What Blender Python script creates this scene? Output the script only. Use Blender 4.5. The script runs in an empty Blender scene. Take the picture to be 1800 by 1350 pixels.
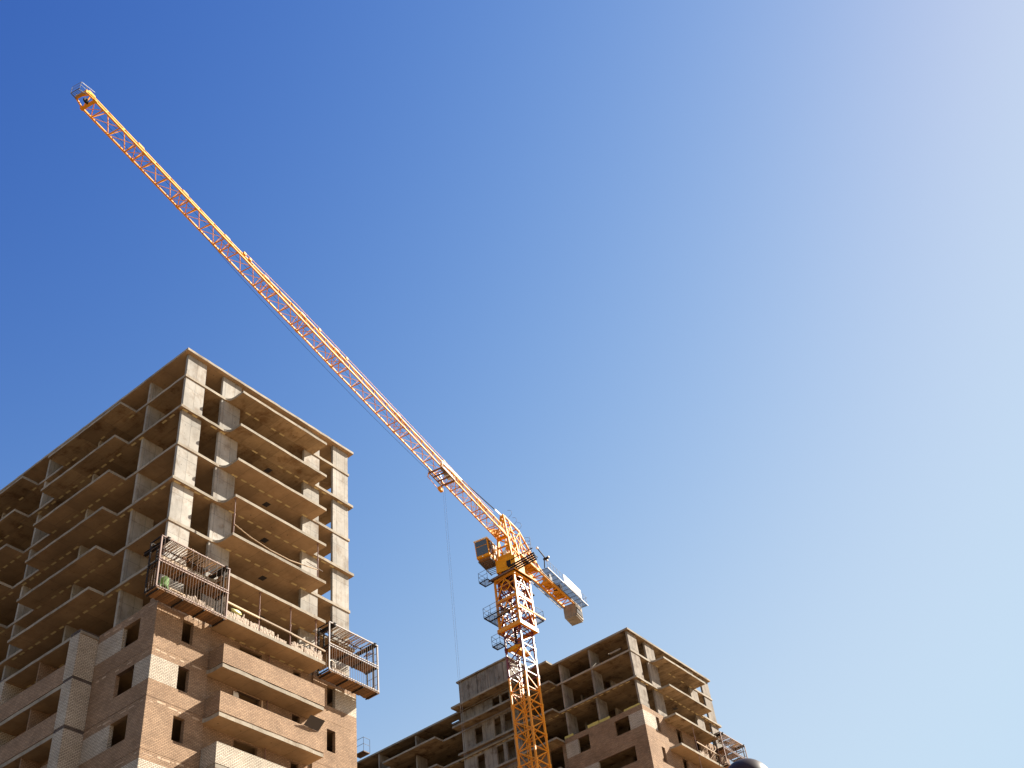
import bpy, math, random
from math import radians as R, cos, sin, pi
from mathutils import Vector, Matrix
random.seed(7)
SC = bpy.context.scene
COL = SC.collection
# ------------------------------------------------------------------ camera
yaw, pit, rol = R(33.39814513), R(43.09110204), R(-8.10013909)
fwd = Vector((cos(yaw)*cos(pit), sin(yaw)*cos(pit), sin(pit)))
rt = Vector((sin(yaw), -cos(yaw), 0)); up = rt.cross(fwd)
r2 = rt*cos(rol) + up*sin(rol); u2 = -rt*sin(rol) + up*cos(rol)
cam = bpy.data.objects.new('camera', bpy.data.cameras.new('camera'))
COL.objects.link(cam)
cam.matrix_world = Matrix(((r2.x, u2.x, -fwd.x, 0), (r2.y, u2.y, -fwd.y, 0), (r2.z, u2.z, -fwd.z, 1.6), (0, 0, 0, 1)))
cam.data.sensor_width = 36.0; cam.data.lens = 36*2049.445/1800
cam.data.clip_start = 0.1; cam.data.clip_end = 9000
SC.camera = cam
# ------------------------------------------------------------------ sky and sun
SUN = Vector((2.0, -1.26, 1.83)).normalized()
el = math.asin(SUN.z); az = math.atan2(SUN.x, SUN.y)
w = bpy.data.worlds.new('World'); SC.world = w; w.use_nodes = True
nt = w.node_tree; bg = nt.nodes['Background']
sky = nt.nodes.new('ShaderNodeTexSky'); sky.sky_type = 'NISHITA'; sky.sun_disc = False
sky.sun_elevation = el; sky.sun_rotation = az
sky.altitude = 0; sky.air_density = 1.5; sky.dust_density = 0.3; sky.ozone_density = 4.0
# tone response of the photograph, the same curve for every direction of the sky
EXPO = 1.7; BG = 0.05
sepc = nt.nodes.new('ShaderNodeSeparateColor'); cmb = nt.nodes.new('ShaderNodeCombineColor'); nt.links.new(sky.outputs[0], sepc.inputs[0])
def wm(op, a, b):
    n = nt.nodes.new('ShaderNodeMath'); n.operation = op
    for i, v in ((0, a), (1, b)):
        if isinstance(v, (int, float)): n.inputs[i].default_value = v
        else: nt.links.new(v, n.inputs[i])
    return n.outputs[0]
for i, (g_, k_, tm) in enumerate(((3.85, -1.96, .572), (3.08, -2.975, .748), (2.003, -2.45, .931))):
    p_ = wm('MULTIPLY', wm('POWER', sepc.outputs[i], g_), math.exp(k_))
    o_ = wm('MULTIPLY', wm('SUBTRACT', 1.0, wm('POWER', math.e, wm('MULTIPLY', p_, -1.0))), tm/(BG*2**EXPO))
    nt.links.new(o_, cmb.inputs[i])
nt.links.new(cmb.outputs[0], bg.inputs[0]); bg.inputs[1].default_value = BG
sl = bpy.data.lights.new('sun', 'SUN'); sl.energy = 5.0; sl.angle = R(0.53); sl.color = (1.0, 0.93, 0.82)
so = bpy.data.objects.new('sun', sl); COL.objects.link(so)
so.rotation_euler = SUN.to_track_quat('Z', 'Y').to_euler(); so.location = SUN*300
SC.view_settings.view_transform = 'Standard'; SC.view_settings.look = 'None'
SC.view_settings.gamma = 1.0; SC.view_settings.exposure = EXPO
SC.cycles.max_bounces = 6; SC.cycles.diffuse_bounces = 4

# ------------------------------------------------------------------ materials
def mat(name):
    m = bpy.data.materials.new(name); m.use_nodes = True
    return m, m.node_tree, m.node_tree.nodes['Principled BSDF']
def N(t, typ, **kw):
    n = t.nodes.new(typ)
    for k, v in kw.items():
        if k in n.inputs: n.inputs[k].default_value = v
        else: setattr(n, k, v)
    return n
def ramp(t, src, a, b, ca, cb):
    n = t.nodes.new('ShaderNodeValToRGB'); t.links.new(src, n.inputs[0])
    n.color_ramp.elements[0].position = a; n.color_ramp.elements[1].position = b
    n.color_ramp.elements[0].color = (*ca, 1); n.color_ramp.elements[1].color = (*cb, 1)
    return n.outputs[0]
def mix(t, fac, a, b, typ='MIX'):
    n = t.nodes.new('ShaderNodeMixRGB'); n.blend_type = typ
    for i, v in ((0, fac), (1, a), (2, b)):
        if isinstance(v, (int, float)): n.inputs[i].default_value = v
        elif isinstance(v, tuple): n.inputs[i].default_value = (*v, 1)
        else: t.links.new(v, n.inputs[i])
    return n.outputs[0]
def comb(t, a, b, c=None):
    n = t.nodes.new('ShaderNodeCombineXYZ'); t.links.new(a, n.inputs[0]); t.links.new(b, n.inputs[1])
    if c is not None: t.links.new(c, n.inputs[2])
    return n.outputs[0]
def mth(t, op, a, b):
    n = t.nodes.new('ShaderNodeMath'); n.operation = op
    for i, v in ((0, a), (1, b)):
        if isinstance(v, (int, float)): n.inputs[i].default_value = v
        else: t.links.new(v, n.inputs[i])
    return n.outputs[0]
def G(v): return (v, v, v)

def concrete(name, base, vert=True, stain=0.5, pw=0.55, ph=1.5, seam=0.7, blot=(0.45, 0.32, 0.22), streak=0.5, rnd=0.16, pan=(.93, .93, .93)):
    """cast concrete: shutter-board seams, cloudy tone, rust brown blotches, run-off streaks, tie holes"""
    m, t, b = mat(name)
    co = t.nodes.new('ShaderNodeTexCoord'); sp = t.nodes.new('ShaderNodeSeparateXYZ')
    t.links.new(co.outputs['Object'], sp.inputs[0])
    X, Y, Z = sp.outputs
    v = comb(t, mth(t, 'ADD', X, Y), Z, mth(t, 'SUBTRACT', X, Y)) if vert else comb(t, X, Y, Z)
    n1 = N(t, 'ShaderNodeTexNoise', Scale=0.35, Detail=7.0, Roughness=0.62); t.links.new(v, n1.inputs['Vector'])
    n2 = N(t, 'ShaderNodeTexNoise', Scale=6.0, Detail=6.0, Roughness=0.7); t.links.new(v, n2.inputs['Vector'])
    c = mix(t, ramp(t, n1.outputs[0], .35, .66, G(0), G(1)), tuple(x*.72 for x in base), tuple(min(1, x*1.12) for x in base))
    c = mix(t, ramp(t, n2.outputs[0], .3, .75, G(0), G(1)), mix(t, 1.0, c, G(.86), 'MULTIPLY'), c)
    oi = t.nodes.new('ShaderNodeObjectInfo')
    c = mix(t, 1.0, c, ramp(t, oi.outputs['Random'], 0, 1, G(1-rnd), G(1+rnd*.4)), 'MULTIPLY')
    # blotches
    n3 = N(t, 'ShaderNodeTexNoise', Scale=0.9, Detail=7.0, Roughness=0.68, Distortion=.25)
    mp = N(t, 'ShaderNodeMapping'); mp.inputs['Location'].default_value = (13, 7, 3); t.links.new(v, mp.inputs[0]); t.links.new(mp.outputs[0], n3.inputs['Vector'])
    f = mth(t, 'MULTIPLY', ramp(t, n3.outputs[0], .5, .66, G(0), G(1)), stain)
    c = mix(t, f, c, mix(t, 1.0, c, blot, 'MULTIPLY'))
    # streaks
    mp2 = N(t, 'ShaderNodeMapping'); mp2.inputs['Scale'].default_value = (5, .35, 1) if vert else (4.0, .4, 1)
    if not vert: mp2.inputs['Rotation'].default_value = (0, 0, 0)
    t.links.new(v, mp2.inputs[0])
    n4 = N(t, 'ShaderNodeTexNoise', Scale=1.0, Detail=5.0, Roughness=0.7); t.links.new(mp2.outputs[0], n4.inputs['Vector'])
    f = mth(t, 'MULTIPLY', ramp(t, n4.outputs[0], .52, .75, G(0), G(1)), streak)
    c = mix(t, f, c, mix(t, 1.0, c, (.62, .52, .42), 'MULTIPLY'))
    # board seams
    br = N(t, 'ShaderNodeTexBrick', Scale=1.0); br.offset = 0.0 if vert else .35; br.squash = 1.0
    br.inputs['Mortar Size'].default_value = 0.022; br.inputs['Mortar Smooth'].default_value = .6
    br.inputs['Brick Width'].default_value = pw; br.inputs['Row Height'].default_value = ph
    br.inputs['Color1'].default_value = (*pan, 1); br.inputs['Color2'].default_value = (1.06, 1.04, 1.01, 1); br.inputs['Mortar'].default_value = (1-seam, 1-seam, 1-seam, 1)
    t.links.new(v, br.inputs['Vector'])
    c = mix(t, 1.0, c, br.outputs['Color'], 'MULTIPLY')
    # tie holes
    vo = N(t, 'ShaderNodeTexVoronoi', Scale=1.25, Randomness=0.55); t.links.new(v, vo.inputs['Vector'])
    c = mix(t, mth(t, 'MULTIPLY', ramp(t, vo.outputs['Distance'], .05, .075, G(1), G(0)), .6), c, (.05, .04, .03))
    t.links.new(c, b.inputs['Base Color']); b.inputs['Roughness'].default_value = .9
    b.inputs['Specular IOR Level'].default_value = .2
    bp = N(t, 'ShaderNodeBump', Strength=.5, Distance=.012)
    t.links.new(mth(t, 'ADD', mth(t, 'MULTIPLY', n2.outputs[0], .5), mth(t, 'MULTIPLY', br.outputs['Fac'], -.8)), bp.inputs['Height'])
    t.links.new(bp.outputs[0], b.inputs['Normal'])
    return m
def brickmat(name, c1, c2, mortar):
    m, t, b = mat(name)
    co = t.nodes.new('ShaderNodeTexCoord'); sp = t.nodes.new('ShaderNodeSeparateXYZ')
    t.links.new(co.outputs['Object'], sp.inputs[0]); X, Y, Z = sp.outputs
    v = comb(t, mth(t, 'ADD', X, Y), Z)
    br = N(t, 'ShaderNodeTexBrick', Scale=1.0); br.offset = .5
    br.inputs['Mortar Size'].default_value = .014; br.inputs['Mortar Smooth'].default_value = .2
    br.inputs['Brick Width'].default_value = .26; br.inputs['Row Height'].default_value = .09
    br.inputs['Color1'].default_value = (*c1, 1); br.inputs['Color2'].default_value = (*c2, 1); br.inputs['Mortar'].default_value = (*mortar, 1)
    t.links.new(v, br.inputs['Vector'])
    n = N(t, 'ShaderNodeTexNoise', Scale=.8, Detail=6.0, Roughness=.65); t.links.new(v, n.inputs['Vector'])
    c = mix(t, 1.0, br.outputs['Color'], ramp(t, n.outputs[0], .3, .72, G(.8), G(1.1)), 'MULTIPLY')
    wn = t.nodes.new('ShaderNodeTexWhiteNoise'); wn.noise_dimensions = '2D'
    fx = mth(t, 'FLOOR', mth(t, 'DIVIDE', mth(t, 'ADD', X, Y), .26), 0.0); fz = mth(t, 'FLOOR', mth(t, 'DIVIDE', Z, .09), 0.0)
    t.links.new(comb(t, fx, fz), wn.inputs['Vector'])
    c = mix(t, 1.0, c, ramp(t, wn.outputs['Value'], .0, 1.0, G(.92), G(1.06)), 'MULTIPLY')
    n7 = N(t, 'ShaderNodeTexNoise', Scale=.33, Detail=5.0, Roughness=.6); t.links.new(v, n7.inputs['Vector'])
    c = mix(t, 1.0, c, ramp(t, n7.outputs[0], .35, .65, (.86, .84, .82), (1.07, 1.08, 1.09)), 'MULTIPLY')
    # pale mortar smears and a few lighter bricks
    n5 = N(t, 'ShaderNodeTexNoise', Scale=2.6, Detail=8.0, Roughness=.75, Distortion=.6); t.links.new(v, n5.inputs['Vector'])
    c = mix(t, mth(t, 'MULTIPLY', ramp(t, n5.outputs[0], .62, .74, G(0), G(1)), .35), c, (.6, .52, .43))
    t.links.new(c, b.inputs['Base Color']); b.inputs['Roughness'].default_value = .88; b.inputs['Specular IOR Level'].default_value = .2
    bp = N(t, 'ShaderNodeBump', Strength=.8, Distance=.012); bp.invert = True
    t.links.new(br.outputs['Fac'], bp.inputs['Height']); t.links.new(bp.outputs[0], b.inputs['Normal'])
    return m
def smearmat():
    m, t, b = mat('mortar_smear')
    co = t.nodes.new('ShaderNodeTexCoord')
    n = N(t, 'ShaderNodeTexNoise', Scale=2.2, Detail=8.0, Roughness=.75); t.links.new(co.outputs['Object'], n.inputs['Vector'])
    c = ramp(t, n.outputs[0], .42, .56, (.32, .21, .13), (.39, .29, .195))
    t.links.new(c, b.inputs['Base Color']); b.inputs['Roughness'].default_value = .9
    return m
def paint(name, col, rough=.35, rust=.3, metal=0.0, coat=.0, spec=.5, sc=2.0):
    m, t, b = mat(name)
    co = t.nodes.new('ShaderNodeTexCoord')
    n = N(t, 'ShaderNodeTexNoise', Scale=sc, Detail=6.0, Roughness=.7); t.links.new(co.outputs['Object'], n.inputs['Vector'])
    c = mix(t, mth(t, 'MULTIPLY', ramp(t, n.outputs[0], .52, .72, G(0), G(1)), rust), col, tuple(x*.45 for x in col))
    oi = t.nodes.new('ShaderNodeObjectInfo')
    c = mix(t, 1.0, c, ramp(t, oi.outputs['Random'], 0, 1, G(.88), G(1.06)), 'MULTIPLY')
    t.links.new(c, b.inputs['Base Color']); b.inputs['Roughness'].default_value = rough; b.inputs['Metallic'].default_value = metal
    b.inputs['Coat Weight'].default_value = coat; b.inputs['Coat Roughness'].default_value = .3; b.inputs['Specular IOR Level'].default_value = spec
    return m
def wood(name, a, bcol):
    m, t, b = mat(name)
    co = t.nodes.new('ShaderNodeTexCoord'); mp = N(t, 'ShaderNodeMapping'); mp.inputs['Scale'].default_value = (14, 1.2, 14)
    t.links.new(co.outputs['Object'], mp.inputs[0])
    n = N(t, 'ShaderNodeTexNoise', Scale=1.5, Detail=6.0, Roughness=.65); t.links.new(mp.outputs[0], n.inputs['Vector'])
    oi = t.nodes.new('ShaderNodeObjectInfo')
    c = mix(t, ramp(t, n.outputs[0], .3, .7, G(0), G(1)), a, bcol)
    c = mix(t, 1.0, c, ramp(t, oi.outputs['Random'], 0, 1, G(.5), G(1.25)), 'MULTIPLY')
    t.links.new(c, b.inputs['Base Color']); b.inputs['Roughness'].default_value = .8
    return m
M = {}
M['wall'] = concrete('concrete_wall', (.35, .325, .285), True, .5, .83, 3.0, .38, streak=.45)
M['wall_b'] = concrete('concrete_wall_weathered', (.29, .25, .205), True, .7, .6, 3.0, .6, blot=(.35, .26, .2), streak=.8)
M['inner'] = concrete('concrete_inner_shaded', (.15, .115, .08), True, .5, .83, 3.0, .4)  # darker copy of the wall concrete, shade of the deep bays in its colour
M['edge'] = concrete('concrete_slab_edge', (.32, .28, .22), True, .5, 2.4, 3.0, .2, streak=.1)
M['soffit'] = concrete('concrete_soffit', (.42, .285, .165), False, .3, 1.22, 2.44, .3, blot=(.62, .5, .38), streak=.2, pan=(.86, .85, .83))
M['soffit_w'] = concrete('concrete_soffit_wet', (.40, .285, .165), False, .85, 1.22, 2.44, .35, blot=(.5, .38, .28), streak=.75, pan=(.68, .64, .6))
M['soffit_b'] = concrete('concrete_soffit_stained', (.38, .28, .17), False, .9, .61, 2.44, .4, blot=(.3, .22, .16), streak=.95, pan=(.62, .58, .54))
M['smear'] = smearmat()
M['top'] = concrete('concrete_top', (.13, .105, .08), False, .5, 5, 5, .1)
M['brown'] = brickmat('brown_brick', (.27, .172, .102), (.35, .23, .138), (.125, .08, .055))
M['cream'] = brickmat('cream_brick', (.45, .395, .31), (.52, .455, .36), (.12, .08, .055))
M['darkband'] = brickmat('dark_joint_band', (.09, .07, .06), (.12, .09, .075), (.05, .04, .035))
M['ins'] = paint('insulation_foam', (.62, .50, .26), .9, .5, spec=.1)
M['insy'] = paint('yellow_mineral_wool', (.45, .38, .12), .95, .4, spec=.05)
M['orange'] = paint('orange_crane_paint', (.66, .27, .006), .6, .35, coat=.0, spec=.2, sc=1.3)
M['gloss'] = paint('glossy_orange_paint', (.70, .26, .005), .48, .4, coat=.05, spec=.4, sc=1.3)
M['red'] = paint('red_crane_paint', (.16, .022, .012), .42, .3, coat=.15)
M['white'] = paint('white_paint', (.8, .79, .76), .4, .1)
M['galv'] = paint('galvanised_steel', (.24, .24, .25), .55, .3, metal=.3, spec=.3)
M['brownsteel'] = paint('grimy_orange_steel', (.20, .09, .025), .6, .5, spec=.2, sc=5)
M['dark'] = paint('dark_steel', (.022, .017, .015), .75, .3, spec=.15)
M['glass'] = paint('cab_glass', (.03, .035, .05), .06, 0.0, spec=.8)
M['ballast'] = concrete('ballast_concrete', (.34, .29, .235), True, .3, 1.0, 3, .4, streak=.5)
M['rod'] = paint('rusty_rebar', (.11, .065, .04), .8, .4)
M['frame'] = paint('pale_scaffold_steel', (.19, .11, .08), .6, .4, spec=.25)
M['frame2'] = paint('white_scaffold_steel', (.30, .26, .235), .6, .5, spec=.2)
M['post'] = paint('rust_red_prop', (.20, .105, .075), .6, .5)
M['plank'] = wood('scaffold_plank', (.12, .055, .02), (.25, .125, .045))
M['batten'] = wood('pale_batten', (.36, .25, .15), (.50, .37, .24))
M['green'] = paint('green_plastic', (.10, .20, .03), .6, .1)
M['cloth'] = paint('pale_sheet', (.7, .65, .56), .9, .2)
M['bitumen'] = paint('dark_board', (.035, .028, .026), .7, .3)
M['loose'] = brickmat('loose_brick', (.52, .42, .33), (.60, .50, .40), (.45, .36, .28))
M['lampm'] = paint('dark_lamp_enamel', (.03, .016, .010), .45, .2, spec=.25)
M['blue_grey'] = paint('wire_mesh_grey', (.10, .11, .14), .7, .2, spec=.2)
def groundmat():
    m, t, b = mat('dry_ground')
    co = t.nodes.new('ShaderNodeTexCoord')
    n = N(t, 'ShaderNodeTexNoise', Scale=.05, Detail=10.0, Roughness=.7); t.links.new(co.outputs['Object'], n.inputs['Vector'])
    c = ramp(t, n.outputs[0], .35, .68, (.24, .158, .085), (.40, .265, .148))
    t.links.new(c, b.inputs['Base Color']); b.inputs['Roughness'].default_value = 1
    return m
M['ground'] = groundmat()
M['dim_ground'] = paint('dim_ground', (.05, .046, .042), .95, .3, spec=.2, sc=.4)  # dark colour for the added unseen ground, keeps bounce light low

# ------------------------------------------------------------------ mesh helpers
BOXF = ((0, 3, 2, 1), (4, 5, 6, 7), (0, 1, 5, 4), (1, 2, 6, 5), (2, 3, 7, 6), (3, 0, 4, 7))  # bottom, top, sides
class MB:
    def __init__(s): s.v = []; s.f = []; s.m = []
    def box(s, x0, x1, y0, y1, z0, z1, mi=0, bot=None, top=None):
        n = len(s.v)
        s.v += [(x0, y0, z0), (x1, y0, z0), (x1, y1, z0), (x0, y1, z0), (x0, y0, z1), (x1, y0, z1), (x1, y1, z1), (x0, y1, z1)]
        for i, q in enumerate(BOXF):
            s.f.append(tuple(n+k for k in q)); s.m.append(bot if (i == 0 and bot is not None) else top if (i == 1 and top is not None) else mi)
        return s
    def hexa(s, p, mi=0):
        n = len(s.v); s.v += [tuple(q) for q in p]
        for q in BOXF: s.f.append(tuple(n+k for k in q)); s.m.append(mi)
        return s
    def bar(s, a, b, w, h=None, mi=0, ref=None):
        a = Vector(a); b = Vector(b); h = w if h is None else h
        d = (b-a); 
        if d.length < 1e-6: return s
        d.normalize(); r = Vector(ref) if ref else (Vector((0, 0, 1)) if abs(d.z) < .95 else Vector((1, 0, 0)))
        x = d.cross(r).normalized()*(w/2); y = x.cross(d).normalized()*(h/2)
        return s.hexa([a-x-y, a+x-y, a+x+y, a-x+y, b-x-y, b+x-y, b+x+y, b-x+y], mi)
    def tube(s, pts, r, seg=6, mi=0, cap=True):
        pts = [Vector(p) for p in pts]; base = len(s.v)
        for i, p in enumerate(pts):
            d = (pts[min(i+1, len(pts)-1)]-pts[max(i-1, 0)]).normalized()
            ref = Vector((0, 0, 1)) if abs(d.z) < .9 else Vector((1, 0, 0))
            x = d.cross(ref).normalized(); y = x.cross(d)
            rr = r[i] if isinstance(r, (list, tuple)) else r
            for k in range(seg):
                a = 2*pi*k/seg; s.v.append(tuple(p+x*cos(a)*rr+y*sin(a)*rr))
        for i in range(len(pts)-1):
            for k in range(seg):
                a = base+i*seg+k; b = base+i*seg+(k+1) % seg
                s.f.append((a, b, b+seg, a+seg)); s.m.append(mi)
        if cap:
            s.f.append(tuple(base+k for k in reversed(range(seg)))); s.m.append(mi)
            s.f.append(tuple(base+(len(pts)-1)*seg+k for k in range(seg))); s.m.append(mi)
        return s
    def poly(s, outline, z0, z1, side=0, bot=1, top=2):
        n = len(s.v); k = len(outline)
        s.v += [(x, y, z0) for x, y in outline] + [(x, y, z1) for x, y in outline]
        s.f.append(tuple(n+i for i in reversed(range(k)))); s.m.append(bot)
        s.f.append(tuple(n+k+i for i in range(k))); s.m.append(top)
        for i in range(k):
            j = (i+1) % k; s.f.append((n+i, n+j, n+k+j, n+k+i)); s.m.append(side)
        return s
    def build(s, name, mats, parent=None, loc=None, smooth=False):
        me = bpy.data.meshes.new(name); me.from_pydata(s.v, [], s.f)
        mats = mats if isinstance(mats, (list, tuple)) else [mats]
        for q in mats: me.materials.append(M[q] if isinstance(q, str) else q)
        me.polygons.foreach_set('material_index', s.m)
        if smooth: me.polygons.foreach_set('use_smooth', [True]*len(s.f))
        me.update()
        o = bpy.data.objects.new(name, me); COL.objects.link(o)
        if parent: o.parent = parent
        if loc is not None: o.location = loc
        return o
def tag(o, label=None, cat=None, group=None, kind=None):
    if label: o['label'] = label
    if cat: o['category'] = cat
    if group: o['group'] = group
    if kind: o['kind'] = kind
    return o
def empty(name, loc, rz=0):
    o = bpy.data.objects.new(name, None); COL.objects.link(o); o.location = loc; o.rotation_euler[2] = rz; o.empty_display_size = .3
    return o
def wobble(x0, x1, y0, y1, amp=.014, step=.55):
    """rectangle outline with slightly uneven cast edges (counter-clockwise)"""
    pts = []
    def seg(a, b):
        L = math.dist(a, b); n = max(1, int(L/step)); dx, dy = (b[1]-a[1])/L, -(b[0]-a[0])/L
        for i in range(n):
            t = i/n; j = random.uniform(-amp, amp) if i else 0
            pts.append((a[0]+(b[0]-a[0])*t+dx*j, a[1]+(b[1]-a[1])*t+dy*j))
    c = [(x0, y0), (x1, y0), (x1, y1), (x0, y1)]
    for i in range(4): seg(c[i], c[(i+1) % 4])
    return pts
def cellwall(name, parent, axis, off0, off1, us, zs, fn, mats):
    """wall made of cells; fn(uc, zc) -> material index or None for an opening"""
    mb = MB()
    def pt(u, o, z): return (u, o, z) if axis == 'x' else (o, u, z)
    nu, nz = len(us)-1, len(zs)-1
    g = [[fn((us[i]+us[i+1])/2, (zs[j]+zs[j+1])/2) for j in range(nz)] for i in range(nu)]
    def quad(a, b, c, d, mi):
        n = len(mb.v); mb.v += [a, b, c, d]; mb.f.append((n, n+1, n+2, n+3)); mb.m.append(mi)
    for i in range(nu):
        for j in range(nz):
            mi = g[i][j]
            if mi is None: continue
            u0, u1, z0, z1 = us[i], us[i+1], zs[j], zs[j+1]
            quad(pt(u0, off0, z0), pt(u1, off0, z0), pt(u1, off0, z1), pt(u0, off0, z1), mi)
            quad(pt(u0, off1, z0), pt(u0, off1, z1), pt(u1, off1, z1), pt(u1, off1, z0), mi)
            if i == 0 or g[i-1][j] is None: quad(pt(u0, off0, z0), pt(u0, off0, z1), pt(u0, off1, z1), pt(u0, off1, z0), mi)
            if i == nu-1 or g[i+1][j] is None: quad(pt(u1, off0, z0), pt(u1, off1, z0), pt(u1, off1, z1), pt(u1, off0, z1), mi)
            if j == 0 or g[i][j-1] is None: quad(pt(u0, off0, z0), pt(u0, off1, z0), pt(u1, off1, z0), pt(u1, off0, z0), mi)
            if j == nz-1 or g[i][j+1] is None: quad(pt(u0, off0, z1), pt(u1, off0, z1), pt(u1, off1, z1), pt(u0, off1, z1), mi)
    return mb.build(name, mats, parent)
def rectwall(name, parent, axis, o0, o1, u0, u1, z0, z1, holes=(), zones=(), mats=('brown', 'cream'), base=0):
    us = sorted({u0, u1, *[h[i] for h in holes for i in (0, 1) if u0 < h[i] < u1], *[h[i] for h in zones for i in (0, 1) if u0 < h[i] < u1]})
    zs = sorted({z0, z1, *[h[i] for h in holes for i in (2, 3) if z0 < h[i] < z1], *[h[i] for h in zones for i in (2, 3) if z0 < h[i] < z1]})
    def fn(u, z):
        for h in holes:
            if h[0] < u < h[1] and h[2] < z < h[3]: return None
        for h in zones:
            if h[0] < u < h[1] and h[2] < z < h[3]: return 1
        return base
    return cellwall(name, parent, axis, o0, o1, us, zs, fn, mats)

# ------------------------------------------------------------------ ground
g = MB(); n = 48
for i in range(n): g.v.append((4500*cos(2*pi*i/n), 4500*sin(2*pi*i/n), 0))
g.f.append(tuple(range(n))); g.m.append(0)
tag(g.build('ground', 'ground'), 'dry sandy ground of the building site', kind='structure')

yd = MB(); yd.v = [(-220, 22, .02), (33.5, 22, .02), (33.5, 56, .02), (88.5, 56, .02), (88.5, 320, .02), (-220, 320, .02)]  # dark ground added out of frame, dims bounce onto the shaded left faces
yd.f.append((0, 1, 2, 3, 4, 5)); yd.m.append(0)
tag(yd.build('added_dark_ground', 'dim_ground'), 'dark ground added out of view behind and beside the towers to dim bounce light', kind='structure')
# ------------------------------------------------------------------ unfinished towers
TH = .2
def slab(root, k, z, e, x1, y1, stained, holes=()):
    so_ = stained if isinstance(stained, str) else 'soffit_b' if stained else 'soffit'
    mats = ['edge', so_, 'top']
    xa, ya, xb, yb = -e, -e, x1+e, y1
    if not holes:
        MB().poly(wobble(xa, xb, ya, yb), z-TH, z).build('floor_slab', mats, root)
    else:
        xs = sorted({xa, xb, *[h[i] for h in holes for i in (0, 1)]}); ys = sorted({ya, yb, *[h[i] for h in holes for i in (2, 3)]})
        mb = MB()
        for i in range(len(xs)-1):
            for j in range(len(ys)-1):
                cx, cy = (xs[i]+xs[i+1])/2, (ys[j]+ys[j+1])/2
                if any(h[0] < cx < h[1] and h[2] < cy < h[3] for h in holes): continue
                mb.box(xs[i], xs[i+1], ys[j], ys[j+1], z-TH, z, 0, 1, 2)
        mb.build('floor_slab', mats, root)
def balcony(root, z, e, stained, right=None, left=None, off=1.4, th=TH):
    so_ = stained if isinstance(stained, str) else 'soffit_b' if stained else 'soffit'
    if right:
        x0, x1 = right; yb = -e-.004; ff = min(.4, off-.35)
        pts = [(x0+(x1-x0)*i/14, -off+(random.uniform(-.014, .014) if 0 < i < 14 else 0)) for i in range(15)] + [(x1, yb), (x0-ff, yb), (x0-ff*.45, yb-.09), (x0-ff*.15, yb-.24), (x0-.01, yb-.5)]
        MB().poly(pts, z-th, z-.003).build('balcony_slab', ['edge', so_, 'top'], root)
    if left:
        MB().poly(wobble(-off, -e-.004, left[0], left[1], .012), z-th, z-.003).build('balcony_slab', ['edge', so_, 'top'], root)
INS = {}
def inserts(root, z, spans_x=(), spans_y=(), depth=.15, th=TH, miss=.07):
    """pale thermal inserts cast through the slab along the facade line, each a part"""
    if not INS:
        INS['x'] = MB().box(0, .44, -.14, -.01, -.006, .02).build('insulation_insert', 'ins', root)
        INS['y'] = MB().box(-.12, .02, 0, .44, -.006, .02).build('insulation_insert', 'ins', root)
        for o in INS.values(): o.location = (0, 0, -50)
    def put(key, loc):
        o = INS[key].copy(); o.parent = root; o.location = loc; COL.objects.link(o)
        o.scale = (random.uniform(.9, 1.1), 1, 1) if key == 'x' else (1, random.uniform(.9, 1.1), 1)
    for key, spans in (('x', spans_x), ('y', spans_y)):
        for a, b in spans:
            q = a
            while q+.45 < b:
                if random.random() > miss: put(key, (q, 0, z-th) if key == 'x' else (0, q, z-th))
                q += .79
def pier(root, x0, x1, y0, y1, z0, z1, m='wall', name='concrete_pier'):
    return MB().box(x0, x1, y0, y1, z0, z1).build(name, m, root)

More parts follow.
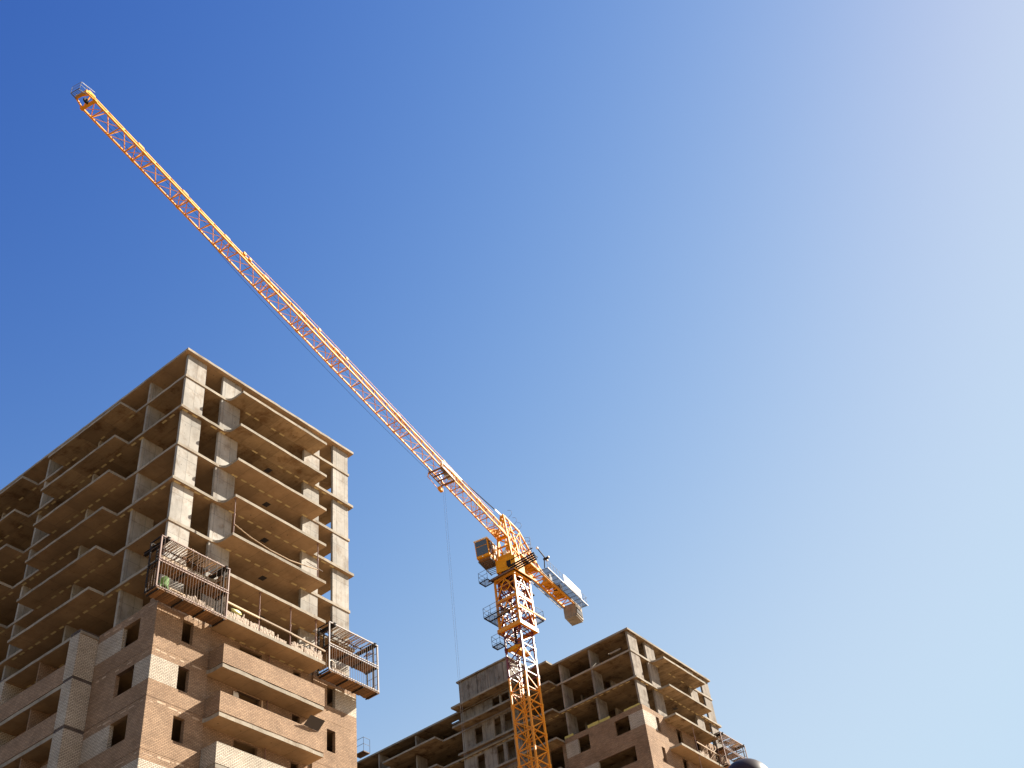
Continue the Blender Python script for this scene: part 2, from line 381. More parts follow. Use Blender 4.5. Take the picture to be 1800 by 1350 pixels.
def tower(kx, ky, T, rooftop, e_roof, nopen, L, label, wname, P):
    root = empty('unfinished_tower', (kx, ky, 0)); tag(root, label, 'building')
    X1 = 15.3
    st = P['stained']
    # roof
    slab(root, 0, rooftop, e_roof, X1, L, st, P.get('roofholes', ()))
    lev = [rooftop]+T
    nlev = len(T)
    for k in range(1, nlev+1):
        z = T[k-1]; stn = st or ('soffit_w' if k <= 2 else False)
        e = (.27 if k % 2 == 0 else .07) if k < nopen else 0.0
        slab(root, k, z, e, X1, L, stn)
        balc_l = P['lbal']
        if k <= nopen:
            balcony(root, z, e, stn, right=(3.72, 11.68), off=1.48)
            if k > 1: MB().box(8.0, 8.42, .55, 1.0, z-TH-.012, z-TH-.002).build('opening_dark_patch', 'bitumen', root)  # flat dark patch where the soffit has an opening, its darkness painted in
            for a, b in balc_l: balcony(root, z, e, stn, left=(a, b))
            sx = [(4.4, 11.4)]; sy = [(a+.3, min(b-.2, 24)) for a, b in balc_l[:2]]
            if k % 2 == 0: sx = [(0.0, 3.7), (4.4, 11.4), (11.8, 15.2)]; sy = [(.7, balc_l[0][0])] + [(a+.3, b-.2) for a, b in balc_l[:2]] + [(balc_l[0][1]+.2, balc_l[1][0]-.2)]
            if not (st and k > 2): inserts(root, z, sx, sy, miss=.1 if k > 1 else .5)
    # open storeys: piers
    for k in range(0, nopen):
        zt = lev[k]-TH; zb = lev[k+1]
        wm = P['wallmat']
        for a, b in ((0, 1.6), (3.1, 4.75), (10.85, 12.36), (13.75, 15.3)):
            pier(root, a, b, 0.0, .2, zb, zt, wm)
        for y in P['cross']:
            pier(root, .005, 1.65, y, y+.2, zb, zt, wm)
            pier(root, 3.3, 5.0, y, y+.2, zb, zt, wm)
        for y in P['cross'][1:]:
            pier(root, 6.99, 11.0, y+.004, y+.196, zb, zt, wm)
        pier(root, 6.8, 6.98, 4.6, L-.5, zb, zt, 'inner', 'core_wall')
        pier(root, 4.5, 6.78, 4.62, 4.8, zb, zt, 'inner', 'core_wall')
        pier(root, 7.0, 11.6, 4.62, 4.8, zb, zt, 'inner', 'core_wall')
        for y in (5.2, 10.5, 16.0):
            pier(root, 15.1, 15.29, y, y+1.7, zb, zt, wm)
    return root
# --- tower A (left)
KA = (33.900, 48.289)
TA = [58.05-3.01*i for i in range(20)]
TA[-1] = 0.35
PA = dict(stained=False, lbal=[(5.12, 13.2), (16.2, 24.3), (27.2, 35.3), (38.3, 46.4), (49.4, 57.5)], cross=[3.92, 9.13, 15.37, 20.5, 26.4, 31.6, 37.5, 48.6, 59.7], wallmat='wall')
A = tower(*KA, TA, 60.2, .32, 7, 62.0, 'unfinished concrete tower nearest on the left with bare slabs above brown and cream brickwork', '', PA)
def brick_storeys(root, T, k0, k1, rx0, rx1, L, P):
    """brick cladding between slab k+1 and slab k"""
    for k in range(k0, k1):
        zt = T[k-1]; zb = T[k]
        w0, w1 = zb+1.13, zt-.45
        s0, s1 = zb+.1, zt+.1
        if k == k0: s1 = zt+.12
        even = (k % 2 == P['par'])
        # front-right corner panel
        wx = P['wx']
        zo = [(-.2, wx[0], w0, w1)] if even else []
        rectwall('brick_wall', root, 'x', -.15, .1, -.15, 3.72, s0+.012, s1-.012, [(wx[0], wx[1], w0, w1)], zo)
        zo = [(13.87, 16, w0, w1)] if not even else []
        rectwall('brick_wall', root, 'x', -.15, .1, 11.95, 15.75, s0+.012, s1-.012, [(13.14, 13.87, w0, w1)], zo)
        # uneven mortar smears under the joint
        if not P['stained'] and k < 11:
            x = .05
            while x < 3.2:
                L_ = random.uniform(.12, .7); z_ = s1-random.uniform(.18, .34); h_ = random.uniform(.05, .12)
                MB().hexa([(x, -.153, z_), (x+L_, -.153, z_+random.uniform(-.03, .03)), (x+L_, -.149, z_), (x, -.149, z_), (x+.05, -.153, z_+h_), (x+L_-.04, -.153, z_+h_*random.uniform(.5, 1)), (x+L_, -.149, z_+h_), (x, -.149, z_+h_)]).build('mortar_smear', 'smear', root)
                x += L_+random.uniform(.02, .35)
            x = .1
            while x < 4.8:
                L_ = random.uniform(.12, .7); z_ = s1-random.uniform(.18, .34); h_ = random.uniform(.04, .1)
                MB().box(-.153, -.149, x, x+L_, z_, z_+h_).build('mortar_smear', 'smear', root)
                x += L_+random.uniform(.1, .9)
        # dark joint between storeys, set back
        [MB().box(*q, -.12, .05, s0-.012, s0+.012).build('storey_joint', 'dark', root) for q in ((-.12, 3.7), (11.97, 15.7))]
        # side wall at the far right end, facing +x
        rectwall('brick_wall', root, 'y', 15.55, 15.75, .1, 18.0, s0+.012, s1-.012, [(4.0, 5.4, w0, w1), (9.0, 10.4, w0, w1)], [])
        # recessed loggia wall
        rectwall('loggia_wall', root, 'x', 0.0, .2, 3.72, 11.95, zb, zt-TH-.002, [(P['lw'][0], P['lw'][1], zb+.25 if P['lw'][2] else w0, w1+.1), (P['lw2'][0], P['lw2'][1], w0+.3, w1+.1)], [])
        # left face corner panel
        wy = P['wy'](even)
        zo = [(-.2, wy[0][0], w0, w1)] if even else [(wy[-1][1], P['ly1'] + .4, w0, w1)]
        if P.get('zo'): zo = P['zo'](even, w0, w1)
        rectwall('brick_wall', root, 'y', -.15, .1, -.149+.25, P['ly1'], s0+.012, s1-.012, [(a, b, w0, w1) for a, b in wy], zo)
        cr = [q for q in zo if q[0] < 0]
        # inner lining that darkens the rooms
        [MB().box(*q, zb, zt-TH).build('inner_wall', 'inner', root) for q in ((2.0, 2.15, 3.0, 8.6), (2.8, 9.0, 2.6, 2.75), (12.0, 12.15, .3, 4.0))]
PA.update(par=0, wx=(1.72, 2.47), lw=(6.05, 7.82, True), lw2=(10.38, 11.0), wy=lambda e: [(1.28, 2.88)] if e else [(1.28, 2.8)], ly1=5.14)
PA['zo'] = lambda e, w0, w1: [(-.2, 1.28, w0, w1)] if e else [(2.8, 6, w0, w1)]
brick_storeys(A, TA, 7, 19, 0, 0, 34, PA)
# brick stepping up above the last slab at the corner
MB().box(-.15, .0, -.15, .6, TA[6]+.11, TA[6]+.42).box(-.15, .0, .6, 1.3, TA[6]+.11, TA[6]+.22).box(0, .7, -.15, 0, TA[6]+.11, TA[6]+.42).build('brick_course', 'brown', A)
for k in range(7, 19):      # loggias, bay column and parapets on tower A
    zt = TA[k-1]; zb = TA[k]
    cream_box = (k+1) % 2 == 0 and k+1 >= 10
    # right face balcony: slab with brick parapet
    balcony(A, zb, 0, False, right=(3.78, 11.68), off=1.37, th=.25)
    pm = 'cream' if cream_box else 'brown'
    MB().box(3.75, 11.72, -1.4, -1.28, zb+.02, zb+1.22).box(3.75, 3.87, -1.279, -.002-.15*0, zb+.02, zb+1.22).box(11.6, 11.72, -1.279, -.16, zb+.02, zb+1.22).build('balcony_parapet', pm, A)
    # left face: slab, column, parapets, divider
    for a, b in ((5.9, 13.2), (16.2, 24.3), (27.2, 35.3), (38.3, 46.4), (49.4, 57.5)): balcony(A, zb, 0, False, left=(a, b), off=1.37, th=.25)
    for y0, y1 in ((5.16, 6.1), (12.45, 13.25), (16.2, 16.95), (23.6, 24.35)):
        mb = MB().box(-1.42, -.152 if y0 < 6 else -.002, y0, y1, zb+.12, zt-.1)
        mb.box(-1.40, -.16 if y0 < 6 else -.01, y0+.02, y1-.02, zt-.1, zt+.12, 1)
        if k == 7: mb.box(-1.40, -.16, y0+.02, y1-.02, zt-.1, zt-.04, 1)
        mb.build('brick_column', ['cream', 'darkband'], A)
    for y0, y1 in ((6.11, 12.44), (16.96, 23.59)):
        MB().box(-1.4, -1.28, y0, y1, zb+.02, zb+1.22).build('balcony_parapet', 'brown', A)
    for y0, y1 in ((9.12, 9.2), (20.4, 20.48)):
        MB().box(-1.26, -.02, y0, y1, zb, zt-.255).build('loggia_divider', 'brown', A)
    rectwall('loggia_wall', A, 'y', 0.0, .2, 6.1, 61.5, zb, zt-TH-.002, [(7.0, 8.4, zb+.1, zt-.6), (10.0, 11.6, zb+.9, zt-.6), (14.1, 15.6, zb+1.13, zt-.45), (17.6, 19.0, zb+.1, zt-.6), (21.4, 22.8, zb+.9, zt-.6)], [])
    if k < 10:
        MB().tube([(8.3, -.12, zb), (8.3, -.12, zt-.22)], .035).build('down_pipe', 'post', A)

# --- tower B (right, farther)
KB = (89.622, 49.740)
TB = [59.75-3.06*i for i in range(20)]
TB[-1] = 0.6
PB = dict(stained=True, lbal=[(9.1, 13.6), (24.4, 32.0), (35.5, 43)], cross=[4.67, 8.4, 28.2, 33.7, 39.0], wallmat='wall_b', roofholes=[(2.2, 2.5, 2.35, 3.85), (.9, 1.35, 22.9, 24.1)])
B = tower(*KB, TB, 62.0, .25, 3, 44.0, 'farther unfinished concrete tower behind the crane with stained slabs and new brickwork', '', PB)
PB.update(par=1, wx=(2.05, 2.62), lw=(5.94, 6.9, True), lw2=(9.3, 10.4), wy=lambda e: [(1.5, 3.16), (6.2, 7.53)] if e else [(1.4, 5.6)], ly1=9.0)
PB['zo'] = lambda e, w0, w1: [(-.2, 1.5, w0, w1), (7.53, 9.4, w0, w1)] if e else [(5.6, 7.3, w0, w1)]
brick_storeys(B, TB, 3, 19, 0, 0, 44, PB)
# roof level balcony and projecting bands of the stair core
balcony(B, 62.0, .25, True, left=(9.1, 13.9))
for z, a in ((62.1, 14.0), (59.85, 14.0), (57.0, 14.4), (53.9, 14.4), (50.8, 14.4), (47.8, 14.4)):
    off = 1.4 if z > 59 else .75
    MB().poly(wobble(-off, -.28, a, 21.95, .02), z-.22, z).build('core_ledge', ['edge', 'soffit_b', 'top'], B)
for i in range(0, 6):
    lv = [62.0]+TB
    zt, zb = lv[i]-TH, lv[i+1]
    if i == 0: holes = [(16.5, 17.45, 60.7, 61.75-.1), (15.2, 16.25, 60.4, 61.6)]
    else: holes = [(19.1, 20.1, zt-1.95, zt-.25), (16.6, 17.5, zt-2.3, zt-.2), (15.15, 16.15, zt-2.6, zt-.2)]
    rectwall('core_wall', B, 'y', -.02, .18, 14.2, 21.8, zb+.002, zt-.002, holes, [], mats=('wall_b', 'wall_b'))
    MB().box(0.2, 5.0, 21.6, 21.79, zb+.002, zt-.002).box(.2, 5, 14.2, 14.38, zb+.002, zt-.002).box(1.6, 1.75, 14.4, 21.5, zb+.002, zt-.002).build('core_wall', 'wall_b', B)
# roof machine room with board-marked panels
mr = MB().box(.0, 6.2, 14.85, 21.75, 62.12, 65.35)
mr.build('machine_room', 'wall_b', B)
MB().poly(wobble(-.2, 6.4, 14.65, 21.95, .02), 65.352, 65.52).build('machine_room_roof', ['edge', 'soffit_b', 'top'], B)
for i, (a, b) in enumerate(((14.95, 15.5), (15.6, 16.7), (16.95, 17.7), (17.75, 18.7), (18.75, 19.1), (19.2, 20.3), (20.35, 21.2), (21.25, 21.7))):
    MB().box(-.035-.01*(i % 2), -.002, a, b, 62.2, 65.2).build('wall_panel', 'wall_b', B)
for k in range(3, 19):      # balconies and loggia walls of tower B
    zt = TB[k-1]; zb = TB[k]
    balcony(B, zb, 0, False, right=(3.75, 11.7), th=.22)
    for a, b in PB['lbal']: balcony(B, zb, 0, False, left=(a, b), th=.22)
    rectwall('loggia_wall', B, 'y', 0.0, .2, 9.02, 14.15, zb, zt-TH-.002, [(9.5, 11.1, zb+.5, zt-.3)], [])
    rectwall('loggia_wall', B, 'y', 0.0, .2, 21.85, 43.5, zb, zt-TH-.002, [(25.0, 26.6, zb+.5, zt-.3), (30, 31.6, zb+.5, zt-.3)], [])
    if k > 4:
        MB().box(3.75, 11.7, -1.4, -1.28, zb+.02, zb+1.2).box(3.75, 3.87, -1.279, -.002, zb+.02, zb+1.2).build('balcony_parapet', 'brown', B)
MB().box(7.4, 11.7, -1.4, -1.28, TB[4]+.02, TB[4]+1.2).build('balcony_parapet', 'brown', B)

for o in INS.values(): bpy.data.objects.remove(o)
# ------------------------------------------------------------------ small things on the buildings
def wpos(K, x, y, z=0): return (K[0]+x, K[1]+y, z)
def scaffold(K, x0, x1, y0, y1, z, h, fm, label, seed, dense=True, gaps=(), topdeck=True):
    """bricklayers' cantilever platform: steel frame, bars, planks. local x along, y depth, z up"""
    rnd = random.Random(seed)
    W, D = x1-x0, y1-y0
    r = empty('scaffold_platform', wpos(K, x0, y0, z)); tag(r, label, 'scaffold')
    hm = h*.52
    # corner posts
    for i, (px, py) in enumerate(((0, 0), (W, 0), (0, D), (W, D))):
        MB().box(px-.04, px+.04, py-.04, py+.04, .0, h).build('post', fm if py == 0 else 'dark', r)
    # front rails
    for zz in (.07, hm-.06, hm+.1, h-.03):
        MB().box(-.04, W+.04, -.06, -.0, zz-.03, zz+.03).build('rail', fm, r)
    for zz in (.07, hm, h-.03):
        MB().box(-.04, W+.04, D-.0, D+.06, zz-.03, zz+.03).build('rail', 'dark', r)
    for px in (0, W):
        for zz in (.07, hm*.35, hm*.68, hm, hm+.55, hm+1.1, h-.03):
            thick = zz in (.07, h-.03) or zz == hm
            MB().bar((px, .03, zz), (px, D-.03, zz), .07 if thick else .022).build('rail', 'dark' if thick else 'rod', r)
    # vertical bars of the front guard
    n = int(W/.2)
    for i in range(1, n):
        x = W*i/n+rnd.uniform(-.02, .02)
        MB().bar((x, -.07, .05), (x+rnd.uniform(-.02, .02), -.07, h-.08 if dense and rnd.random() < .75 else hm+.1), .015).build('guard_bar', 'rod', r)
    for px in (0, W):
        for i in range(1, 4):
            y = D*i/4
            MB().bar((px, y, .05), (px, y, hm), .016).build('guard_bar', 'rod', r)
    # two full decks of planks across the depth, cross joists below
    for zz, nm in ((.0, 'deck'), (hm, 'mid')):
        x = .02
        while x < W-.05:
            wd = rnd.choice((.14, .16, .19))
            if nm == 'mid' and any(a < x < b for a, b in gaps): x += wd; continue
            y0p = -.03+rnd.uniform(-.03, .02)
            a = MB().box(-wd/2+.006, wd/2-.006, y0p, D+rnd.uniform(0, .07), -.045-rnd.uniform(0, .012), 0)
            a.build('plank', 'plank', r, loc=(x+wd/2, 0, zz))
            x += wd
        for xx in (.15, W*.37, W*.68, W-.15):
            MB().box(xx-.04, xx+.04, -.04, D+.04, zz-.13, zz-.062).build('joist', 'dark', r)
    # loose battens on top
    if topdeck:
        x = .35
        while x < W-.2:
            if rnd.random() > .06:
                a = MB().box(-.022, .022, -.03, D+rnd.uniform(-.1, .25), -.02, .02)
                o = a.build('batten', 'batten', r, loc=(x, rnd.uniform(-.03, .05), h+.03)); o.rotation_euler[2] = rnd.uniform(-.12, .12)
                if rnd.random() < .6:
                    a = MB().box(-.02, .02, .0, D*.7, -.02, .02)
                    o = a.build('batten', 'plank', r, loc=(x+.05, rnd.uniform(0, .2), hm+1.0+rnd.uniform(-.03, .03))); o.rotation_euler[2] = rnd.uniform(-.18, .18)
            x += rnd.uniform(.09, .15)
    # heavy carrier beams running back onto the slab
    for xx in (.42, W-.28):
        MB().box(xx-.05, xx+.05, -.12, D+1.15, h-.16, h+.0).box(xx-.1, xx+.1, -.14, D+1.15, h-.0, h+.02).box(xx-.1, xx+.1, -.14, D+1.15, h-.18, h-.16).build('carrier_beam', 'dark', r)
    MB().bar((.42, D-.05, hm-.1), (.42, D-.05, h-.15), .09).build('hanger', 'dark', r)
    MB().bar((W-.28, .12, .0), (W-.28, .12, h-.15), .08).build('hanger', 'dark', r)
    return r
s1 = scaffold(KA, -1.3, 3.70, -1.44, -.50, 39.76, 3.5, 'frame', 'long scaffold platform with a green chair at the near corner of the left tower', 3)
s2 = scaffold(KA, 12.10, 16.54, -1.38, -.42, 39.66, 3.5, 'frame2', 'scaffold platform at the right end of the left tower against the sky', 5)
s3 = scaffold(KB, 11.4, 16.3, -1.9, -.9, 50.6, 3.4, 'frame', 'half hidden scaffold platform at the right end of the farther tower', 9, gaps=((1.5, 1.9), (3.0, 3.3)))
# white board pieces on platform one
def thing_box(name, K, dims, loc, label, cat, m, rz=0, rx=0, group=None):
    mb = MB(); w_, d_, h_ = dims; mb.box(-w_/2, w_/2, -d_/2, d_/2, 0, h_)
    o = mb.build(name, m, None, loc=wpos(K, *loc)); o.rotation_euler = (rx, 0, rz); return tag(o, label, cat, group)
thing_box('timber_board', KA, (1.9, .04, .28), (.05, -.95, 42.07), 'pale board lying along the upper deck of the corner scaffold', 'board', 'batten', 0.0)
thing_box('timber_board', KA, (1.1, .5, .05), (3.0, -1.0, 41.87), 'pale tray of boards at the right end of the corner scaffold', 'board', 'batten', 0.0, .3)
# work table with crates
t = empty('mortar_table', wpos(KA, .23, -1.12, 39.77)); tag(t, 'low pale table loaded with bricks beside the green chair on the corner scaffold', 'table')
MB().box(-.55, .55, -.22, .22, .36, .42).build('table_top', 'batten', t)
for sx in (-.5, .5):
    for sy in (-.18, .18): MB().box(sx-.03, sx+.03, sy-.03, sy+.03, 0, .358).build('leg', 'batten', t)
# green chair
ch = empty('garden_chair', wpos(KA, -.64, -1.1, 39.77), 3.0); tag(ch, 'green plastic chair on the corner scaffold platform', 'chair')
mb = MB(); pts = []
for i in range(7):
    a = -1+2*i/6; pts.append((a*.26, .24-.09*a*a*1, .95-.16*a*a))
for i in range(6):
    p, q = pts[i], pts[i+1]
    mb.hexa([(p[0], p[1]-.03, .47), (q[0], q[1]-.03, .47), (q[0], q[1], .47), (p[0], p[1], .47), (p[0], p[1]+.09, p[2]), (q[0], q[1]+.09, q[2]), (q[0], q[1]+.12, q[2]), (p[0], p[1]+.12, p[2])])
mb.build('backrest', 'green', ch)
MB().hexa([(-.25, -.26, .43), (.25, -.26, .43), (.23, .2, .41), (-.23, .2, .41), (-.25, -.26, .46), (.25, -.26, .46), (.23, .2, .44), (-.23, .2, .44)]).build('seat', 'green', ch)
for sx in (-1, 1):
    for sy in (-1, 1): MB().bar((sx*.28, sy*.26, 0), (sx*.21, sy*.19, .43), .045).build('leg', 'green' if sy > 0 else 'galv', ch)
    MB().bar((sx*.27, -.2, .66), (sx*.26, .24, .68), .05, .03).build('armrest', 'green', ch)
# bricks: piles made of single bricks
def brick_pile(K, x0, x1, y0, y1, z, hfun, label, group=None, seed=1, upright=True, name='brick_pile', jit=.3):
    rnd = random.Random(seed); mb = MB(); x = x0
    while x < x1:
        for y in ((y0, y0+.13) if not upright else (y0, y0+.14, y0+.28)):
            hh = hfun(x); zz = z
            while zz < z+hh:
                bh = .12 if not upright else .25
                if upright and zz+bh > z+hh+.12: break
                a = rnd.uniform(-jit, jit)*.35
                if rnd.random() < .12: bh *= .8
                c = Vector((x+.033, y+.06, zz)); dx = Vector((cos(a)*.031, sin(a)*.031, 0)); dy = Vector((-sin(a)*.058, cos(a)*.058, 0)); dz = Vector((rnd.uniform(-.02, .02), rnd.uniform(-.02, .02), bh))
                mb.hexa([c-dx-dy, c+dx-dy, c+dx+dy, c-dx+dy, c-dx-dy+dz, c+dx-dy+dz, c+dx+dy+dz, c-dx+dy+dz])
                zz += bh+.004
        x += .075+rnd.uniform(0, .012)+(rnd.random() < .07)*.1
    base = Vector(wpos(K, x0, y0, z))
    mb.v = [(v[0]-x0, v[1]-y0, v[2]-z) for v in mb.v]
    return tag(mb.build(name, 'loose', None, loc=base), label, 'bricks', group)
z7 = TA[6]
spans = [(3.85, 5.15), (5.2, 6.25), (6.4, 7.5), (7.55, 8.5), (8.95, 10.1), (10.15, 11.45)]
labs = ['brick stack with a plastic bag lying on it beside the corner scaffold', 'brick stack just left of the first steel prop on the open balcony slab',
        'brick stack just right of the first steel prop on the open balcony slab', 'low gappy brick stack left of the middle steel prop on the open balcony',
        'brick stack right of the middle steel prop on the open balcony slab', 'tall ragged brick stack against the right hand scaffold']
for i, (a, b) in enumerate(spans):
    brick_pile(KA, a, b, -1.36, 0, z7, (lambda x, i=i: (.52, .5, .5, .26, .42, .58)[i]+.09*sin(x*9)), labs[i], 'brick stacks on the open balcony', 20+i)
brick_pile(KA, -.22, .78, -1.38, 0, 39.77, lambda x: .24, 'row of bricks under the low table on the corner scaffold', None, 31, upright=False, jit=1.2)
brick_pile(KA, .9, 3.5, -1.38, 0, 39.77, lambda x: max(.12, .52-.2*abs(x-1.5)), 'sloping heap of bricks along the guard bars of the corner scaffold', None, 32, upright=False, jit=1.2)
brick_pile(KA, 12.5, 13.6, -1.3, 0, 39.67, lambda x: .3, 'brick heap on the deck of the right hand scaffold', None, 33, upright=False, jit=1.)
brick_pile(KA, 15.9, 16.4, -1.3, 0, 39.67, lambda x: .15, 'few loose bricks in the far corner of the right hand scaffold', None, 34, upright=False, jit=1.)
brick_pile(KB, 7.6, 9.2, -1.2, 0, TB[3], lambda x: .45+.1*sin(7*x), 'pile of pale bricks on the second brick storey balcony of the farther tower', None, 35, upright=False, jit=1.)
for x_, y_, k_, lb in ((-.1, 6.6, 5, 'stack of boards on the fifth slab edge at the left side of the near tower'), (.4, 10.6, 6, 'stack of boards lower down at the left side of the near tower')):
    r_ = empty('board_stack', wpos(KA, x_-1.0, y_, TA[k_-1])); tag(r_, lb, 'boards')
    for i in range(5): MB().box(0, .5, 0, 2.2, 0, .045).build('board', 'batten', r_, loc=(random.uniform(-.04, .04), random.uniform(-.15, .15), .05*i)).rotation_euler[2] = random.uniform(-.05, .05)
# plastic bag
mb = MB(); seg = 10
rings = [(0, .02), (.04, .24), (.12, .3), (.2, .22), (.26, .07)]
for z_, r_ in rings:
    for i in range(seg):
        a = 2*pi*i/seg; q = r_*(1+.3*sin(3*a+z_*20)+random.uniform(-.12, .12)); mb.v.append((q*1.4*cos(a), q*.5*sin(a), z_+random.uniform(-.03, .03)))
for i in range(len(rings)-1):
    for j in range(seg): mb.f.append((i*seg+j, i*seg+(j+1) % seg, (i+1)*seg+(j+1) % seg, (i+1)*seg+j)); mb.m.append(0)
mb.f.append(tuple(range((len(rings)-1)*seg, len(rings)*seg))); mb.m.append(0)
tag(mb.build('plastic_bag', [paint('bag_film', (.5, .5, .22), .35, .3)], None, loc=wpos(KA, 4.5, -1.3, z7+.56), smooth=True), 'crumpled yellow green plastic bag on the first brick stack', 'bag')
# steel props
def prop(K, x, y, z0, z1, label, m='post', foot=True):
    r = empty('steel_prop', wpos(K, x, y, z0)); tag(r, label, 'prop', None)
    h = z1-z0
    MB().tube([(0, 0, .012), (0, 0, h*.55)], .042).build('outer_tube', m, r)
    MB().tube([(0, 0, h*.55+.001), (0, 0, h-.012)], .03).build('inner_tube', m, r)
    MB().tube([(0, 0, h*.52), (0, 0, h*.58)], .06).build('collar', m, r)
    MB().box(-.08, .08, -.08, .08, 0, .01).box(-.08, .08, -.08, .08, h-.01, h).build('plate', m, r)
    return r
s_ = TH
prop(KA, 3.9, -1.28, TA[4], TA[3]-s_, 'slim rusty prop at the left end of the balcony with the long sloping pole')
prop(KA, 11.08, -1.3, TA[4], TA[3]-s_, 'slim dark prop at the right end of the balcony with the long sloping pole')
prop(KA, 6.31, -1.3, TA[6], TA[5]-s_, 'leftmost of the three steel props standing behind the brick stacks')
prop(KA, 8.84, -1.3, TA[6], TA[5]-s_, 'middle steel prop standing behind the brick stacks')
prop(KA, 11.0, -1.3, TA[6], TA[5]-s_, 'rightmost steel prop beside the right hand scaffold')
prop(KB, 6.9, -1.3, TB[3], TB[2]-s_, 'pale prop at the left of the upper balcony on the farther tower')
prop(KB, 11.3, -1.3, TB[3], TB[2]-s_, 'pale prop at the right of the upper balcony on the farther tower')
prop(KB, 6.9, -1.3, TB[4], TB[3]-.22, 'pale prop below the second balcony slab of the farther tower')
def rail(K, pts, w_, label, m='batten', name='guard_rail', cat='rail'):
    p0 = Vector(wpos(K, *pts[0])); mb = MB()
    P = [Vector(wpos(K, *p))-p0 for p in pts]
    if len(P) == 2: mb.bar(P[0], P[1], w_, w_)
    else: mb.tube(P, w_/2)
    return tag(mb.build(name, m, None, loc=p0), label, cat)
rail(KA, [(3.76, -1.36, z7+1.02), (6.3, -1.36, z7+.98)], .1, 'square timber rail from the corner scaffold to the first prop')
rail(KA, [(6.34, -1.36, z7+1.0), (8.9, -1.37, z7+.96)], .1, 'square timber rail between the first and middle props')
rail(KA, [(8.9, -1.36, z7+.95), (11.75, -1.36, z7+.85)], .1, 'square timber rail between the middle prop and the right hand scaffold')
rail(KA, [(3.9, -1.33, TA[4]+.78), (5.2, -1.36, TA[4]+.42), (6.87, -1.38, TA[4]+.22), (8.6, -1.36, TA[4]+.26), (9.9, -1.33, TA[4]+.5), (11.08, -1.32, TA[4]+.72)], .07, 'long pale sagging pole tied between two props on the balcony', name='sagging_pole', cat='pole')
rail(KA, [(9.9, -1.5, TA[4]+.72), (11.35, -1.5, TA[4]+.62)], .035, 'thin rod crossing the right hand prop above the sagging pole', 'rod', 'thin_rod', 'rod')
rail(KB, [(6.95, -1.36, TB[3]+1.1), (11.2, -1.36, TB[3]+1.0)], .09, 'timber guard rail on the upper balcony of the farther tower')
rail(KB, [(8.6, -1.0, TB[3]), (9.6, -1.2, TB[3]+1.7)], .08, 'thick timber leaning up beside the bricks on the farther tower', 'plank', 'leaning_timber', 'timber')
rail(KB, [(9.5, -1.0, TB[3]), (10.6, -1.2, TB[3]+1.5)], .09, 'darker timber leaning against the scaffold on the farther tower', 'plank', 'leaning_timber', 'timber')
rail(KB, [(10.2, -1.0, TB[3]+.9), (11.3, -1.2, TB[3]+1.9)], .07, 'short timber propped high beside the farther scaffold', 'batten', 'leaning_timber', 'timber')
# scraps of timber sticking out by the right scaffold
for i, (x, z_, a, lb) in enumerate(((9.9, .72, .5, 'lowest pale stick poking up behind the timber rail'), (10.3, .95, .4, 'middle pale stick poking up behind the timber rail'), (10.75, 1.1, .6, 'highest pale stick poking up behind the timber rail'))):
    rail(KA, [(x-.35, -.9, z7+z_-.2*1), (x+.25, -.9, z7+z_+a*.4)], .05, lb, 'batten', 'timber_stick', 'stick')
# dark board hanging out over the lower balcony
mb = MB().hexa([(-.62, 0, 0), (.58, 0, -.02), (.60, .03, .0), (-.60, .03, .02), (-.50, -.50, .50), (.66, -.50, .50), (.68, -.47, .52), (-.48, -.47, .52)])
o = mb.build('bitumen_board', 'bitumen', None, loc=wpos(KA, 10.6, -1.44, 35.19))
tag(o, 'square dark board leaning out over the second balcony parapet', 'board')
# pale sheet and pallets on loggia
mb = MB()
for i in range(6):
    for j in range(7):
        mb.v.append((i*.08+.02*sin(j*1.7), -.03*sin(i*2.1+j)-.02, j*.18))
for i in range(5):
    for j in range(6):
        a = i*7+j; mb.f.append((a, a+7, a+8, a+1)); mb.m.append(0)
o = mb.build('hanging_sheet', 'cloth', None, loc=wpos(KA, 5.72, -.08, 35.35), smooth=True)
md = o.modifiers.new('thick', 'SOLIDIFY'); md.thickness = .012
tag(o, 'crumpled pale sheet hanging beside the loggia opening', 'sheet')
tag(MB().box(-.04, .04, -.03, .03, 0, 1.5).build('timber_stick', 'batten', None, loc=wpos(KA, 7.9, -.1, TA[8]+1.1)), 'upright pale timber at the right side of the loggia opening', 'stick')
# hose hoop on scaffold two
pts = [(.28*cos(a), .0, .33+.33*sin(a)) for a in [2*pi*i/16 for i in range(17)]]
tag(MB().tube(pts, .035, 6, cap=False).build('hose_coil', 'cloth', None, loc=wpos(KA, 12.62, -1.1, 39.99), smooth=True), 'pale coil of hose standing on the right hand scaffold', 'hose')
# yellow insulation lying on the brick top of tower B
zB = TB[2]+.11
for (a, b, h_, lb) in ((.1, 1.9, .2, 'short yellow insulation strip on the brick top nearest the corner of the farther tower'), (3.6, 4.8, .28, 'yellow insulation strip right of the second bare pier'),
                       (4.9, 6.2, .34, 'thick yellow insulation block left of the second bare pier'), (8.0, 9.0, .25, 'small yellow insulation piece by the third bare pier')):
    tag(MB().poly(wobble(-.12, .04, 0, b-a, .025, .2), 0, h_, 0, 0, 0).build('insulation_strip', 'insy', None, loc=wpos(KB, 0, a, zB)), lb, 'insulation')
